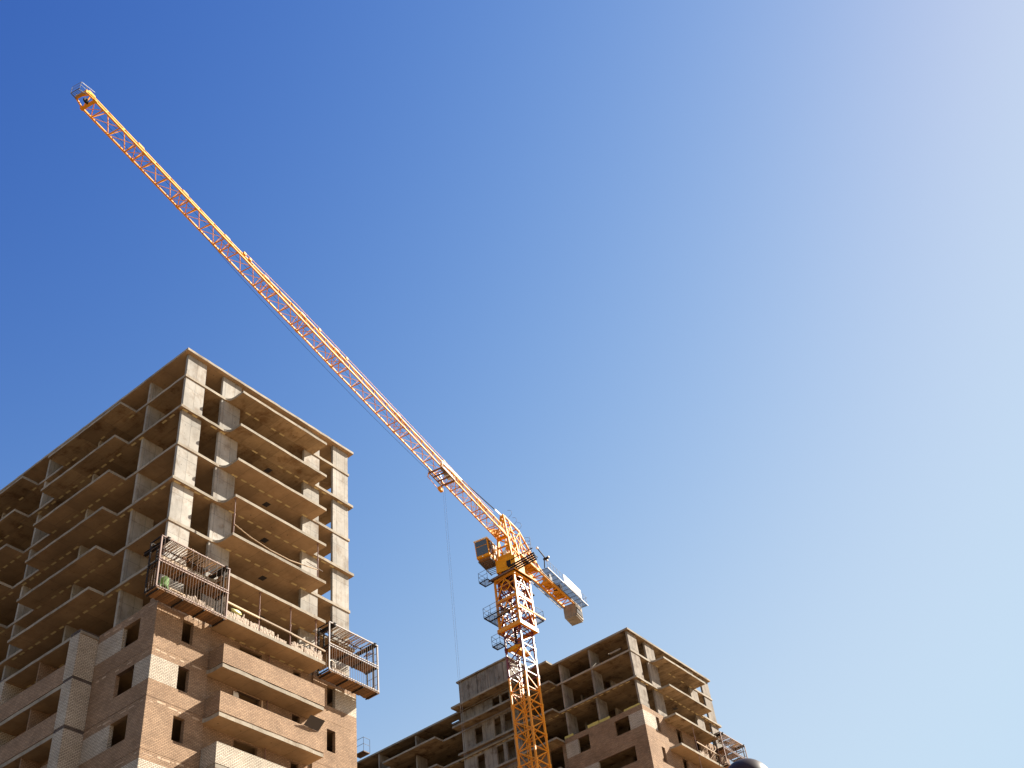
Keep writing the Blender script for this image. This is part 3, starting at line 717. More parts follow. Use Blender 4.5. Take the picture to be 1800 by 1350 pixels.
# small guard rail frame far behind the left tower's right edge
r = empty('rail_cradle', wpos(KB, -1.15, 35.0, 62.25)); tag(r, 'small guard rail cradle on the far roof edge just right of the left tower', 'railing')
MB().box(0, 1.0, 0, 1.5, 0, .12).build('deck', 'plank', r)
for x_, y_ in ((0, 0), (0, 1.4), (1.0, 0)): MB().tube([(x_+.03, y_+.03, .12), (x_+.03, y_+.03, 1.75)], .025).build('post', 'blue_grey', r)
for z_ in (.95, 1.72):
    MB().bar((.03, .03, z_), (.03, 1.43, z_), .035).build('rail', 'blue_grey', r)
    MB().bar((.03, .03, z_), (1.03, .03, z_), .035).build('rail', 'blue_grey', r)

# ------------------------------------------------------------------ tower crane
CX, CY = 82.2, 57.6
cr = empty('tower_crane', (CX, CY, 0))
tag(cr, 'orange tower crane with a long lattice jib, cab and concrete counterweight', 'crane')
HJ = 73.0
D_ = Vector((cos(R(191.52)), sin(R(191.52)), 0)); N_ = Vector((-D_.y, D_.x, 0))
def P(s, n, z): return D_*s+N_*n+Vector((0, 0, z))
def bar(name, a, b, w, m, parent, h=None):
    return MB().bar(a, b, w, h).build(name, m, parent)
# mast: world aligned square lattice, side 1.96
def mast_section(z0, z1, m, s=1.96, detail=True, chord=.17, br=.075, name='mast_section'):
    h = s/2; mb = MB(); u = chord*.72
    for sx in (-h, h):
        for sy in (-h, h): mb.box(sx-u, sx+u, sy-u, sy+u, z0+.012, z0+.22)
    for q_ in (-h, h): mb.box(-h, h, q_-.05, q_+.05, z0+.06, z0+.17).box(q_-.049, q_+.049, -h, h, z0+.061, z0+.169)
    sec = mb.build(name, m, cr)
    for sx in (-h, h):
        for sy in (-h, h):
            MB().box(sx-chord/2, sx+chord/2, sy-chord/2, sy+chord/2, z0+.221, z1-.006).box(sx-chord*.66, sx+chord*.66, sy-chord*.66, sy+chord*.66, z1-.2, z1-.012).build('chord', m, sec)
    zm = (z0+z1)/2; jb = MB()
    corners = [(-h, -h), (h, -h), (h, h), (-h, h)]
    for i in range(4):
        a, b = corners[i], corners[(i+1) % 4]
        flip = i % 2
        if flip: a, b = b, a
        ps = [((*a, z0+.2), (*b, zm), br), ((*b, zm), (*a, z1-.2), br), ((*a, zm-.02), (*b, zm-.02), br*.8)]
        for p, q, ww in ps:
            p = Vector(p); q = Vector(q); d = (q-p).normalized()*chord*.5; p += d; q -= d
            if detail: bar('lattice_brace', p, q, ww, m, sec)
            else: jb.bar(p, q, ww)
    if not detail: jb.build('lattice_brace', m, sec)
    # ladder inside
    if detail:
        lb = MB()
        for x_ in (-.2, .2): lb.bar((x_, .45, z0), (x_, .45, z1-.02), .05)
        z = z0+.15
        while z < z1: lb.bar((-.2, .45, z), (.2, .45, z), .03); z += .3
        lb.build('ladder', m, sec)
z = 57.2
zz = [57.2-3.0*i for i in range(20)]
for i in range(18):
    mast_section(zz[i+1], zz[i], 'gloss', detail=(zz[i+1] > 41))
mast_section(.6, zz[18], 'orange', detail=False)
MB().box(-3, 3, -3, 3, 0, .6).build('foundation_block', 'ballast', cr)
for z0 in (57.2, 60.2, 63.2): mast_section(z0, z0+3.0, 'red', br=.085)
mast_section(66.2, 68.3, 'red', br=.085)
# climbing frame
def frame_ring(z, s, w, h, m='gloss', name='ring_beam'):
    q = s/2
    MB().box(-q-w/2, q+w/2, -q-w/2, -q+w/2, z, z+h).build(name, m, cr)
    MB().box(-q-w/2, q+w/2, q-w/2, q+w/2, z, z+h).build(name, m, cr)
    MB().box(-q-w/2, -q+w/2, -q+w/2, q-w/2, z, z+h).build(name, m, cr)
    MB().box(q-w/2, q+w/2, -q+w/2, q-w/2, z, z+h).build(name, m, cr)
FS = 2.5
frame_ring(62.1, FS+.15, .26, .42); frame_ring(65.45, FS, .2, .28); frame_ring(68.1, FS-.1, .2, .25)
q = FS/2
cf = MB().box(-q, q, -q-.06, -q+.06, 64.1, 64.2).box(-q, q, q-.06, q+.06, 64.1, 64.2).box(-q-.06, -q+.06, -q, q, 64.101, 64.199).box(q-.06, q+.06, -q, q, 64.101, 64.199).build('climbing_frame', 'gloss', cr)
for sx in (-q, q):
    for sy in (-q, q):
        MB().box(sx-.1, sx+.1, sy-.1, sy+.1, 62.53, 65.44).build('post', 'gloss', cf); MB().box(sx-.09, sx+.09, sy-.09, sy+.09, 65.74, 68.09).build('post', 'gloss', cf)
cs = [(-q, -q), (q, -q), (q, q), (-q, q)]
for i in range(4):
    a, b = cs[i], cs[(i+1) % 4]; mid = ((a[0]+b[0])/2, (a[1]+b[1])/2)
    for z0, z1 in ((62.55, 65.4), (65.75, 68.05)):
        bar('lattice_brace', (*a, z0), (*mid, z1), .09, 'gloss', cf); bar('lattice_brace', (*b, z0), (*mid, z1), .09, 'gloss', cf)
        bar('lattice_brace', (*a, (z0+z1)/2+.3), (*b, (z0+z1)/2+.3), .08, 'gloss', cf)
        bar('lattice_brace', (*a, z1-.3), (*mid, z1), .06, 'gloss', cf)
# round eye ring on the climbing frame's left face
pts = [(-q-.03, -.05+.55*cos(2*pi*i/20), 67.1+.55*sin(2*pi*i/20)) for i in range(21)]
MB().tube(pts, .06, 6, cap=False).build('guide_ring', 'orange', cf)
# hydraulic gear and clutter within the frame
rnd = random.Random(4)
MB().tube([(-.5, 0, 60.5), (-.5, 0, 63.4)], .13, 10).build('hydraulic_cylinder', 'dark', cr)
MB().box(-1.1, 1.1, -.35, .35, 59.9, 60.3).box(-1.0, -.7, -.8, .8, 60.0, 60.25).build('climbing_yoke', 'orange', cr)
for i in range(26):
    a = Vector((rnd.uniform(-1, 1), rnd.uniform(-1, 1), rnd.uniform(60.3, 68))); b = a+Vector((rnd.uniform(-1, 1), rnd.uniform(-1, 1), rnd.uniform(-.6, .9)))
    b.x = max(-1.1, min(1.1, b.x)); b.y = max(-1.1, min(1.1, b.y))
    bar('frame_bracket', a, b, rnd.uniform(.05, .12), rnd.choice(('orange', 'red', 'red', 'dark', 'galv')), cf)
# walkways round the climbing frame
def walkway(x0, x1, y0, y1, z, parent, rails=(), name='walkway'):
    w_ = MB()
    w_.box(x0, x1, y0, y0+.05, z-.1, z).box(x0, x1, y1-.05, y1, z-.1, z).box(x0, x0+.05, y0+.05, y1-.05, z-.1, z).box(x1-.05, x1, y0+.05, y1-.05, z-.1, z)
    ko = w_.build(name, 'dark', parent)
    gm = MB(); n = max(2, int((x1-x0)/.12)); 
    if (x1-x0) > (y1-y0):
        for i in range(1, n): xx = x0+(x1-x0)*i/n; gm.box(xx-.022, xx+.022, y0+.05, y1-.05, z-.05, z-.02)
    else:
        n = max(2, int((y1-y0)/.12))
        for i in range(1, n): yy = y0+(y1-y0)*i/n; gm.box(x0+.05, x1-.05, yy-.022, yy+.022, z-.05, z-.02)
    gm.build('grating', 'blue_grey', ko)
    for (ax, ay, bx, by) in rails:
        L = math.dist((ax, ay), (bx, by)); n = max(1, round(L/.9))
        for i in range(n+1):
            x = ax+(bx-ax)*i/n; y = ay+(by-ay)*i/n
            bar('guard_post', (x, y, z), (x, y, z+1.1), .03, 'blue_grey', ko)
        for h in (.12, .6, 1.1): bar('guard_rail', (ax, ay, z+h), (bx, by, z+h), .028, 'blue_grey', ko)
    return ko
walkway(-2.3, -1.42, -.4, 2.3, 63.95, cr, [(-2.3, -.4, -2.3, 2.3), (-2.3, 2.3, -1.42, 2.3)])
walkway(-1.42, 2.3, 1.42, 2.3, 63.95, cr, [(-1.42, 2.3, 2.3, 2.3)])
walkway(1.42, 2.6, -1.5, 1.41, 63.95, cr, [(2.6, -1.5, 2.6, 1.41), (1.42, -1.5, 2.6, -1.5)])
MB().box(-1.45, 2.7, -1.62, -1.5, 64.0, 64.16).build('walkway_beam', 'orange', cr)
walkway(-2.2, -1.4, 0.7, 1.7, 60.5, cr, [(-2.2, .7, -2.2, 1.7), (-2.2, 1.7, -1.4, 1.7), (-2.2, .7, -1.4, .7)], name='hanging_basket')
walkway(-2.9, -1.9, 0.9, 2.0, 67.7, cr, [(-2.9, .9, -2.9, 2.0), (-2.9, 2.0, -1.9, 2.0)], name='hanging_basket')
# slewing platform beams running across
sp = MB().box(-1.55, 1.55, -1.55, 1.55, 68.4, 68.5).build('slewing_platform', 'dark', cr)
for i in range(4):
    x = -1.62+.34*i
    bar('platform_bar', (x, -.9, 68.75), (x, -4.25+.15*i, 68.75), .13, 'dark', sp, .12)
for i in range(5): bar('platform_bar', (-1.65, -1.5-.6*i, 68.88), (-.55, -1.5-.6*i, 68.88), .07, ('dark', 'frame')[i % 2], sp)
bar('platform_bar', (-1.72, -1.4, 69.3), (-1.72, -4.2, 69.3), .07, 'dark', sp)
bar('platform_bar', (-1.6, 1.75, 68.3), (-1.6, -1.6, 68.3), .13, 'frame', sp)
bar('platform_bar', (-1.6, -1.62, 68.3), (1.8, -1.62, 68.3), .1, 'orange', sp)
walkway(1.42, 2.9, -.6, .6, 67.6, cr, [])
# slewing ring and turret
n = 28; tb = MB()
tb.tube([(0, 0, 68.5), (0, 0, 68.85)], 1.2, 24); tb.tube([(0, 0, 68.9), (0, 0, 69.15)], 1.05, 24)
tb.build('slewing_ring', 'dark', cr)
def obox(mb, s0, s1, n0, n1, z0, z1, mi=0, sk=0.0):
    return mb.hexa([P(s0, n0, z0), P(s1, n0, z0), P(s1, n1, z0), P(s0, n1, z0), P(s0, n0, z1), P(s1, n0, z1), P(s1, n1, z1), P(s0, n1, z1)], mi)
mb = MB()
obox(mb, -1.1, 1.1, -1.1, -.95, 69.0, 70.5); obox(mb, -1.1, 1.1, .95, 1.1, 69.0, 70.5); obox(mb, .95, 1.1, -.94, .94, 69.0, 70.5); obox(mb, -1.1, -.95, -.94, .94, 69.0, 70.5)
obox(mb, 1.101, 1.14, -.5, .1, 69.4, 69.9)
mb.build('turntable', 'orange', cr)
obox(MB(), 1.12, 1.16, .15, .6, 69.35, 70.0).build('access_hatch', 'dark', cr)
# tower head
th_ = MB()
for s_ in (-.98, .98):
    for n_ in (-.75, .75): th_.bar(P(s_, n_, 70.5), P(s_, n_*.75, 73.1), .2)
th = th_.build('tower_head', 'orange', cr)
for n_ in (-.7, .7):
    bar('lattice_brace', P(-.98, n_, 70.6), P(.98, n_*.8, 72.9), .12, 'orange', th); bar('lattice_brace', P(.98, n_, 70.6), P(-.98, n_*.8, 72.9), .1, 'orange', th)
    bar('lattice_brace', P(-.98, n_, 71.8), P(.98, n_, 71.8), .12, 'orange', th)
for s_ in (-.98, .98):
    bar('lattice_brace', P(s_, -.7, 70.6), P(s_, .6, 71.9), .12, 'orange', th); bar('lattice_brace', P(s_, .7, 72), P(s_, -.5, 73), .12, 'orange', th)
    bar('lattice_brace', P(s_, -.75, 71.95), P(s_, .75, 71.95), .14, 'orange', th); bar('lattice_brace', P(s_, -.62, 73.05), P(s_, .62, 73.05), .24, 'orange', th)
    obox(MB(), s_-.05, s_+.05, -.8, .8, 70.5, 70.95).build('head_plate', 'orange', th)
obox(MB(), 1.0, 1.06, -.12, .28, 71.0, 71.42).build('floodlight', 'cloth', cr)
# A-frame: front legs to the apex, rear truss sloping down to the counter jib
apex = 76.15
af = MB()
for n_ in (-1, 1):
    af.bar(P(.95, .55*n_, 73.0), P(.5, .16*n_, apex), .17)
    af.bar(P(.5, .2*n_, apex), P(-2.2, .55*n_, 75.55), .17); af.bar(P(-2.2, .55*n_, 75.55), P(-6.3, .6*n_, 73.2), .16)
    af.bar(P(-1.0, .55*n_, 73.1), P(-.2, .33*n_, 76.0), .14)
af.bar(P(.5, -.2, apex+.02), P(.5, .2, apex+.02), .3)
afo = af.build('a_frame', 'orange', cr)
pt = [(.0, 76.04), (-.9, 75.84), (-1.8, 75.64), (-2.6, 75.3), (-3.5, 74.8), (-4.4, 74.28), (-5.3, 73.76)]
for i, (s_, z_) in enumerate(pt):
    wn = .28+.05*i if i < 4 else .58
    bar('lattice_brace', P(s_, -wn, z_), P(s_, wn, z_), .1, 'orange', afo)
    if i+1 < len(pt):
        s2, z2 = pt[i+1]; bar('lattice_brace', P(s_, wn*(1 if i % 2 else -1), z_), P(s2, wn*(-1 if i % 2 else 1), z2), .09, 'orange', afo)
for n_ in (-.55, .55):
    for a, b in (((-.4, 73.1), (-2.2, 75.4)), ((-2.2, 75.4), (-2.4, 73.0)), ((-2.4, 73.0), (-4.2, 74.3)), ((-4.2, 74.3), (-4.4, 72.9)), ((.9, 73.3), (-.2, 75.3)), ((-1.0, 74.5), (.7, 74.3))):
        bar('lattice_brace', P(a[0], n_, a[1]), P(b[0], n_, b[1]), .09, 'orange', afo)
for s_ in (.3, -.8, -1.9): # ladder hoops behind the apex
    c0 = P(s_, .62, 75.9 if s_ > 0 else 75.6)
    pts = [c0+N_*(.45*sin(pi*i/8))+Vector((0, 0, .45-.45*cos(pi*i/8))) for i in range(9)]
    MB().tube(pts, .018, 5).build('ladder_hoop', 'blue_grey', afo)
for k_ in range(5):
    zc = 73.6+.45*k_
    pts = [P(-3.4, .65, zc)+N_*(.4*sin(pi*i/8))+D_*(-.4+.4*cos(pi*i/8)) for i in range(9)]
    MB().tube(pts, .018, 5).build('ladder_hoop', 'blue_grey', afo)
for a_ in (0, .5, 1): bar('ladder_rail', P(-3.4-.8*a_, .65+.4*(a_ == .5), 73.4), P(-3.4-.8*a_, .65+.4*(a_ == .5), 75.6), .03, 'blue_grey', afo)
# tie from the apex to the jib
bar('tie_plate', P(13.6, 0, 74.68), P(11.2, 0, 75.0), .2, 'white', cr, .26); bar('tie_plate', P(11.2, 0, 75.0), P(9.5, 0, 75.16), .12, 'white', cr, .16)
MB().tube([P(9.5, 0, 75.16), P(2.2, 0, 76.0)], .055).build('tie_rod', 'dark', cr)
bar('tie_plate', P(2.2, 0, 76.0), P(.5, 0, 76.2), .1, 'white', cr, .14)
# jib
joints = [1.0, 5.9, 11.0, 21.65, 31.9, 37.0, 42.1, 47.15, 52.2, 57.15, 62.2]
def ztop(s):
    if s > 44: return 74.25
    if s > 40: return 74.25+(44-s)/4*.35
    return 74.6+(40-s)/40*.25
def jib_nodes(a, b):
    L = b-a
    if L < 7: return [a, a+.84, a+.84+(L-1.68)/2, b-.84, b]
    n = 4; return [a, a+1.05]+[a+1.05+(L-2.1)*i/n for i in range(1, n)]+[b-1.05, b]
HW = .555
for a, b in zip(joints[:-1], joints[1:]):
    mb = MB()
    for n_ in (-HW, HW): mb.bar(P(a+.01, n_, HJ), P(b-.01, n_, HJ), .115, .13)
    tw = .13 if a < 40 else .11
    mb.bar(P(a+.01, 0, ztop(a)), P(b-.01, 0, ztop(b)), tw, tw)
    sec = mb.build('jib_section', 'orange', cr)
    MB().bar(P(b-.3, 0, ztop(b-.3)+.02), P(b+.3, 0, ztop(b+.3)+.02), .17, .2).build('joint_plate', 'orange', sec)
    for n_ in (-HW, HW): MB().bar(P(b-.16, n_, HJ), P(b+.16, n_, HJ), .16, .17).build('joint_plate', 'orange', sec)
    nd = jib_nodes(a, b)
    for i, s_ in enumerate(nd):
        if i < len(nd)-1 or b > 62:
            bar('cross_strut', P(s_, -HW, HJ), P(s_, HW, HJ), .075, 'orange', sec)
        if i < len(nd)-1:
            s2 = nd[i+1]; sm = (s_+s2)/2
            bar('bottom_diagonal', P(s_, HW*(1 if i % 2 else 1), HJ-.01), P(s2, -HW, HJ-.01), .035, 'orange', sec)
            for n_ in (-HW, HW):
                bar('side_diagonal', P(s_, n_, HJ), P(sm, n_*.06, ztop(sm)), .065, 'orange', sec)
                bar('side_diagonal', P(s2, n_, HJ), P(sm, n_*.06, ztop(sm)), .05, 'orange', sec)
for s_ in (1.3, 1.7, 2.1, 2.6, 3.1): bar('cross_strut', P(s_, -HW, HJ+.02), P(s_, HW, HJ+.02), .07, 'orange', cr)
obox(MB(), 1.0, 1.22, -HW-.05, HW+.05, HJ-.12, HJ+.1).build('root_plate', 'orange', cr)
for n_ in (-1, 1): MB().hexa([P(1.0, n_*HW-.03, HJ+.05), P(3.4, n_*HW-.03, HJ+.05), P(3.4, n_*HW+.03, HJ+.05), P(1.0, n_*HW+.03, HJ+.05), P(1.0, n_*.3-.03, HJ+.9), P(1.6, n_*.3-.03, HJ+.9), P(1.6, n_*.3+.03, HJ+.9), P(1.0, n_*.3+.03, HJ+.9)]).build('gusset_plate', 'orange', cr)
# top walkway wire and rope supports
for s_ in (44.3, 30.4, 13.2, 45.0, 34.6):
    obox(MB(), s_-.14, s_+.14, -.14, .14, ztop(s_)+.1, ztop(s_)+.34).build('rope_guide', 'orange', cr)
MB().tube([P(3, .12, 74.75+.3)]+[P(s_, .12, ztop(s_)+.3) for s_ in (13, 22, 32, 38, 45)], .022, 5).build('safety_wire', 'orange', cr)
MB().tube([P(3, -.12, 74.75+.25)]+[P(s_, -.12, ztop(s_)+.22) for s_ in (13, 22, 32, 38, 45)], .014, 5).build('hoist_rope', 'dark', cr)
pts = [P(61.0, -.2, 73.3), P(52, -.45, 73.0), P(46, -.62, 72.75)]+[P(s_, -.66, 72.72-.42*sin(pi*(46-s_)/31)) for s_ in (42, 38, 34, 30, 26, 22, 18)]+[P(14.8, -.62, 72.7)]
MB().tube(pts, .013, 5).build('trolley_rope', 'dark', cr)
MB().tube([P(60.5, .1, 73.3), P(36, .05, 73.1), P(15, .1, 73.0)], .014, 5).build('trolley_rope', 'dark', cr)
# jib nose
nose = MB()
nose.bar(P(62.2, -HW-.12, HJ), P(62.2, HW+.12, HJ), .2, .2); nose.bar(P(62.95, -.5, HJ+.25), P(62.95, .5, HJ+.25), .16, .3)
nose.bar(P(62.2, -HW, HJ), P(62.95, -.45, HJ+.2), .1); nose.bar(P(62.2, HW, HJ), P(62.95, .45, HJ+.2), .1)
nose.bar(P(62.2, 0, 74.25), P(62.95, -.45, HJ+.4), .08); nose.bar(P(62.2, 0, 74.25), P(62.95, .45, HJ+.4), .08); nose.bar(P(62.2, 0, 74.25), P(62.2, HW, HJ), .08); nose.bar(P(62.2, 0, 74.25), P(62.2, -HW, HJ), .08)
ns = nose.build('jib_nose', 'orange', cr)
MB().tube([P(62.5, -.06, HJ+.1), P(62.5, .06, HJ+.1)], .22, 14).build('rope_pulley', 'dark', ns)
bk = MB()
for n_ in (-.4, .4): bk.bar(P(62.98, n_, 73.0), P(63.5, n_*.8, 72.9), .05)
bk.bar(P(63.5, -.4, 73.0), P(63.5, .4, 73.0), .05)
for i in range(1, 6): bk.bar(P(62.98+.1*i, -.42, 73.02), P(62.98+.1*i, .42, 73.02), .022)
bko = bk.build('nose_basket', 'blue_grey', ns)
for s_, n_ in ((63.5, -.4), (63.5, .4), (63.0, .45), (63.0, -.45)): bar('guard_post', P(s_, n_, 73.0), P(s_, n_, 73.75), .03, 'blue_grey', bko)
for z_ in (73.4, 73.75):
    bar('guard_rail', P(63.5, -.4, z_), P(63.5, .4, z_), .025, 'galv', bko); bar('guard_rail', P(63.0, .45, z_), P(63.5, .4, z_), .025, 'galv', bko)
bar('guard_rail', P(62.2, .3, 74.3), P(63.5, .4, 73.75), .025, 'galv', bko)
# trolley with hoist ropes and hook block
tr = MB()
for n_ in (-.72, .72): tr.bar(P(12.5, n_, 72.78), P(14.9, n_, 72.78), .12, .16)
for s_ in (12.5, 13.3, 14.1, 14.9): tr.bar(P(s_, -.72, 72.74), P(s_, .72, 72.74), .13, .12)
for s_ in (12.5, 14.9):
    for n_ in (-.72, .72): tr.bar(P(s_, n_, 72.7), P(s_, n_, 73.25), .1)
tro = tr.build('trolley', 'brownsteel', cr)
for s_, n_ in ((13.2, -.3), (13.9, -.1), (13.9, .35), (13.2, .3)): MB().tube([P(s_, n_-.04, 72.85), P(s_, n_+.04, 72.85)], .2, 12).build('rope_pulley', 'galv', tro)
obox(MB(), 12.7, 13.5, .2, .7, 72.82, 73.1).build('motor_box', 'cloth', tro)
obox(MB(), 13.6, 14.6, .35, .7, 72.82, 73.05).build('gear_box', 'galv', tro)
kb = MB(); kb.bar(P(12.4, -.8, 72.3), P(12.4, -.8, 72.8), .1); kb.bar(P(14.9, -.85, 72.45), P(14.9, -.8, 72.8), .08); kb.bar(P(12.4, -1.0, 72.25), P(14.9, -.95, 72.45), .05)
obox(kb, 12.2, 12.75, -1.05, -.75, 72.2, 72.6)
kb.build('trolley_bracket', 'orange', tro)
for s_, n_ in ((13.25, -.25), (13.65, .15)):
    MB().tube([P(s_, n_, 72.7), P(s_+(13.45-s_)*.3, n_*.7, 9.0)], .008, 5, cap=False).build('hoist_rope', 'galv', cr)
hb = MB(); obox(hb, 13.0, 13.9, -.2, .2, 8.2, 9.0); hb.tube([P(13.45, 0, 8.2), P(13.45, 0, 7.7), P(13.6, 0, 7.45), P(13.45, 0, 7.2), P(13.3, 0, 7.35)], .06, 8)
hb.build('hook_block', 'red', cr)
# cab on the shaded side of the turntable
cb = MB(); z0, z1 = 70.72, 72.68
f0, f1, n0, n1 = .15, 2.5, -2.62, -1.12
cb.hexa([P(f0, n0, z0+.02), P(f1-.25, n0, z0), P(f1-.25, n1, z0), P(f0, n1, z0+.02), P(f0, n0, z1), P(f1, n0, z1), P(f1, n1, z1), P(f0, n1, z1)])
cab = cb.build('operator_cab', 'orange', cr)
def fp(n, z): # point on the sloping front face, slightly proud
    return P(f1-.25+.25*(z-z0)/(z1-z0)+.015, n, z)
def pane(a, b, c, d, m='glass', name='window_pane', out=D_):
    o = out*.012; MB().hexa([Vector(a)-o, Vector(b)-o, Vector(c)-o, Vector(d)-o, Vector(a)+o, Vector(b)+o, Vector(c)+o, Vector(d)+o]).build(name, m, cab)
na, nb = n0+.09, n1-.09
pane(fp(na, z0+.25), fp(nb, z0+.25), fp(nb, z0+1.22), fp(na, z0+1.22)); pane(fp(na, z0+1.3), fp(nb, z0+1.3), fp(nb, z1-.1), fp(na, z1-.1))
sd = lambda s_, z_: P(s_, n1+.014, z_)
pane(sd(1.35, z0+.3), sd(2.2, z0+.3), sd(2.33, z0+1.2), sd(1.35, z0+1.2), out=N_); pane(sd(1.35, z0+1.28), sd(2.33, z0+1.28), sd(2.4, z1-.1), sd(1.35, z1-.1), out=N_)
pane(sd(.45, z0+.2), sd(1.2, z0+.2), sd(1.2, z1-.12), sd(.45, z1-.12), 'cloth', 'cab_door', out=N_)
obox(MB(), f0-.05, f1+.12, n0-.06, n1+.06, z1+.002, z1+.07).build('cab_roof', 'white', cab)
obox(MB(), .2, 2.0, n0+.05, n1-.05, z0-.2, z0-.002).build('cab_floor_frame', 'plank', cab)
for n_ in (n0+.2, n1-.25): MB().tube([fp(n_, z1-.06)-D_*.02, fp(n_, z1-.06)+D_*.08], .06, 8).build('work_lamp', 'cloth', cab)
MB().tube([fp(-1.9, z0+.06)-D_*.02, fp(-1.9, z0+.06)+D_*.06], .07, 8).build('work_lamp', 'cloth', cab)
for z_ in (z0-.28,):
    mb = MB(); obox(mb, -.9, 2.0, n1-.15, n1-.05, z_, z_+.08); obox(mb, -.9, 2.0, n0, n0+.1, z_, z_+.08)
    for i in range(9): obox(mb, -.8+.3*i, -.74+.3*i, n0+.1, n1-.15, z_+.02, z_+.06)
    obox(mb, -.9, 0, n1-.05, -.8, z_, z_+.08)
    mb.build('cab_walkway', 'blue_grey', cr)
for i in range(4): bar('cab_bracket', P(.2+.5*i, -1.08, 70.9+.3*i), P(.1+.5*i, -1.0+.05*(i % 2), 71.6+.15*i), .1, ('orange', 'galv')[i % 2], cr)
# counter jib
def zc(s): return 72.75+(-s-7)*.078
cj = MB()
for n_ in (-.62, .62): cj.bar(P(-1.0, n_, zc(-1)), P(-15.3, n_, zc(-15.3)), .17, .24)
cjo = cj.build('counter_jib', 'orange', cr)
s_ = -1.4; i = 0
while s_ > -15.1:
    bar('cross_strut', P(s_, -.6, zc(s_)), P(s_, .6, zc(s_)), .1, 'orange', cjo)
    if s_-.95 > -15.2: bar('bottom_diagonal', P(s_, .58 if i % 2 else -.58, zc(s_)), P(s_-.95, -.58 if i % 2 else .58, zc(s_-.95)), .08, 'orange', cjo)
    s_ -= .95; i += 1
# tall side trusses near the turret
for n_ in (-.6, .6):
    bar('top_chord', P(-1.0, n_, 74.1), P(-7.6, n_, 73.1), .1, 'orange', cjo)
    for k_ in range(4):
        bar('side_diagonal', P(-1.2-1.5*k_, n_, zc(-1.2-1.5*k_)), P(-1.9-1.5*k_, n_, 74.0-.15*(.9+1.5*k_)), .09, 'orange', cjo); bar('side_diagonal', P(-2.7-1.5*k_, n_, zc(-2.7-1.5*k_)), P(-1.9-1.5*k_, n_, 74.0-.15*(.9+1.5*k_)), .09, 'orange', cjo)
# winches on the counter jib
for a_, m_ in ((-5.2, 'dark'), (-9.8, 'galv'), (-12.6, 'dark')):
    MB().tube([P(a_, -.45, 73.75+.08*(-a_-7)), P(a_, .45, 73.75+.08*(-a_-7))], .36, 16).build('winch_drum', m_, cjo)
    mb = MB(); obox(mb, a_-.9, a_+.6, -.5, .5, zc(a_)+.14, zc(a_)+.3); mb.build('winch_frame', 'orange', cjo)
# walkways on both sides
def side_walk(na, nb, s0, s1, dz):
    mb = MB()
    for n_ in (na, nb): mb.bar(P(s0, n_, zc(s0)+dz), P(s1, n_, zc(s1)+dz), .06, .1)
    o = mb.build('side_walkway', 'galv', cjo)
    gm = MB(); k = int((s0-s1)/.16)
    for i in range(k):
        ss = s0-(i+.5)*(s0-s1)/k; gm.bar(P(ss, na, zc(ss)+dz), P(ss, nb, zc(ss)+dz), .05 if i % 6 else .09, .03)
    gm.build('grating', 'blue_grey', o); return o
w1 = side_walk(.74, 1.62, -6.3, -17.2, .12); w2 = side_walk(-.78, -1.08, -3.5, -15.6, .0)
for i in range(14):
    ss = -6.4-.8*i; bar('guard_post', P(ss, 1.62, zc(ss)+.15), P(ss, 1.62, zc(ss)+1.2), .03, 'blue_grey', w1)
for h in (.65, 1.18): bar('guard_rail', P(-6.3, 1.62, zc(-6.3)+h), P(-17.2, 1.62, zc(-17.2)+h), .025, 'blue_grey', w1)
bar('guard_rail', P(-17.2, .8, zc(-17.2)+1.18), P(-17.2, 1.62, zc(-17.2)+1.18), .025, 'blue_grey', w1)
MB().tube([P(-17.2, .8, zc(-17)+.15), P(-17.2, .8, zc(-17)+1.18)], .02, 5).build('guard_post', 'galv', w1)
sb = MB(); a, b = -10.6, -15.2
sb.hexa([P(a, 1.66, zc(a)+.14), P(b, 1.66, zc(b)+.14), P(b, 1.70, zc(b)+.14), P(a, 1.70, zc(a)+.14), P(a, 1.66, zc(a)+1.25), P(b, 1.66, zc(b)+1.25), P(b, 1.70, zc(b)+1.25), P(a, 1.70, zc(a)+1.25)])
sb.build('white_sign_board', 'white', cr)
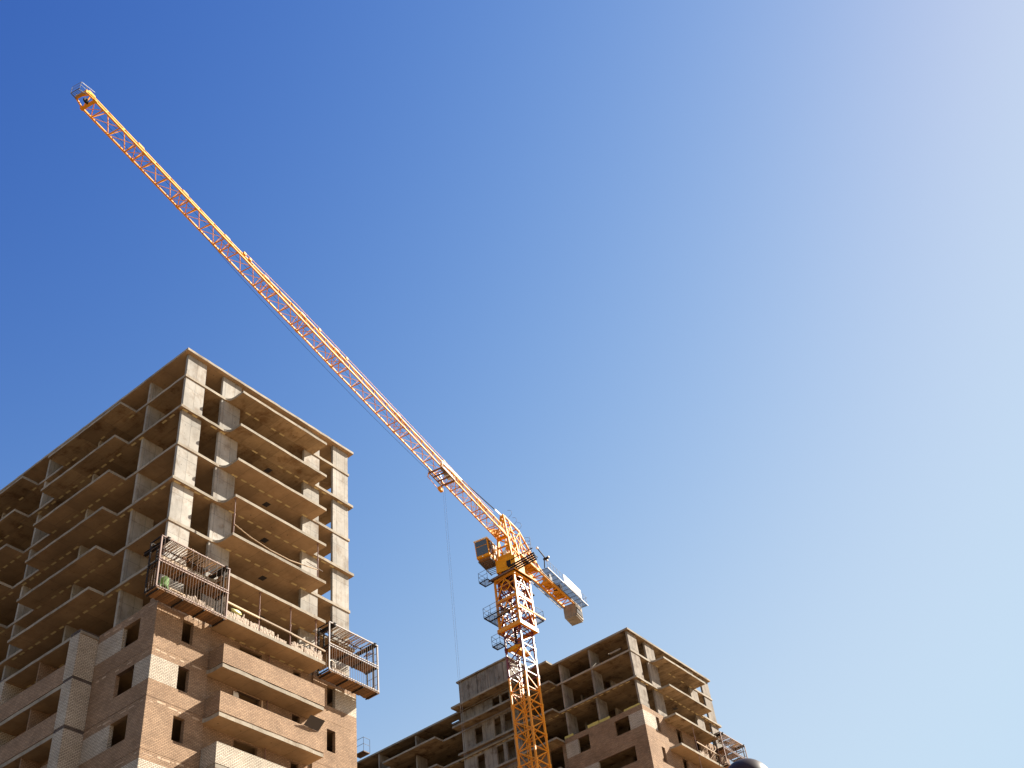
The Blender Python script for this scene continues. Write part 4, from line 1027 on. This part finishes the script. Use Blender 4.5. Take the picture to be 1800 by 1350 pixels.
# lamp davit by the walkway start
dv = MB(); dv.tube([P(-6.0, 1.4, zc(-6)), P(-6.1, 1.5, 74.15)], .06, 8); dv.bar(P(-4.4, 1.5, 74.3), P(-6.7, 1.5, 74.05), .1); dv.bar(P(-6.5, 1.2, 74.1), P(-6.5, 1.8, 74.15), .2)
dvo = dv.build('service_davit', 'dark', cr)
for p_ in (P(-4.4, 1.5, 74.3), P(-6.5, 1.8, 74.2), P(-6.75, 1.5, 74.05)): 
    mb = MB(); v0 = p_; mb.box(v0.x-.1, v0.x+.1, v0.y-.1, v0.y+.1, v0.z-.09, v0.z+.1); mb.build('floodlight', 'cloth', dvo)
# counterweight slabs
for i in range(3):
    s0 = -15.35-.6*i
    mb = MB(); obox(mb, s0-.57, s0, -.76, .80, 71.95, zc(-15)+.12); obox(mb, s0-.56, s0-.005, -.66, .70, 71.78, 71.949)
    mb.build('counterweight_block', 'ballast', cr)
obox(MB(), -16.9, -15.4, .802, .86, 72.2, 72.9).build('ballast_plate', 'dark', cr)

# ------------------------------------------------------------------ street lamp close to the camera
LX, LY, LZ = 8.19, 3.745, 5.365
lp = empty('street_lamp', (LX, LY, 0)); tag(lp, 'dark domed street lamp head just showing at the bottom edge below the farther tower', 'street lamp')
def lathe(prof, seg=28):
    mb = MB()
    for r_, z_ in prof:
        for k in range(seg): mb.v.append((r_*cos(2*pi*k/seg), r_*sin(2*pi*k/seg), z_))
    for i in range(len(prof)-1):
        for k in range(seg):
            a = i*seg+k; b = i*seg+(k+1) % seg; mb.f.append((a, b, b+seg, a+seg)); mb.m.append(0)
    return mb
pr = [(.2*cos(a), LZ-.02+.2*sin(a)) for a in [pi/2*i/12 for i in range(0, 12)]]+[(.004, LZ+.1805)]
pr = [(.215, LZ-.06), (.226, LZ-.045), (.226, LZ-.025), (.21, LZ-.018)]+pr
lathe(pr).build('lamp_shade', 'lampm', lp, smooth=True)
lathe([(.15, LZ-.34), (.18, LZ-.2), (.2, LZ-.065), (.003, LZ-.064)]).build('lamp_glass', 'cloth', lp, smooth=True)
lathe([(.09, 0), (.09, .5), (.055, .6), (.04, LZ-.5), (.06, LZ-.46), (.16, LZ-.36), (.182, LZ-.341), (.002, LZ-.34)], 20).build('lamp_post', 'lampm', lp, smooth=True)
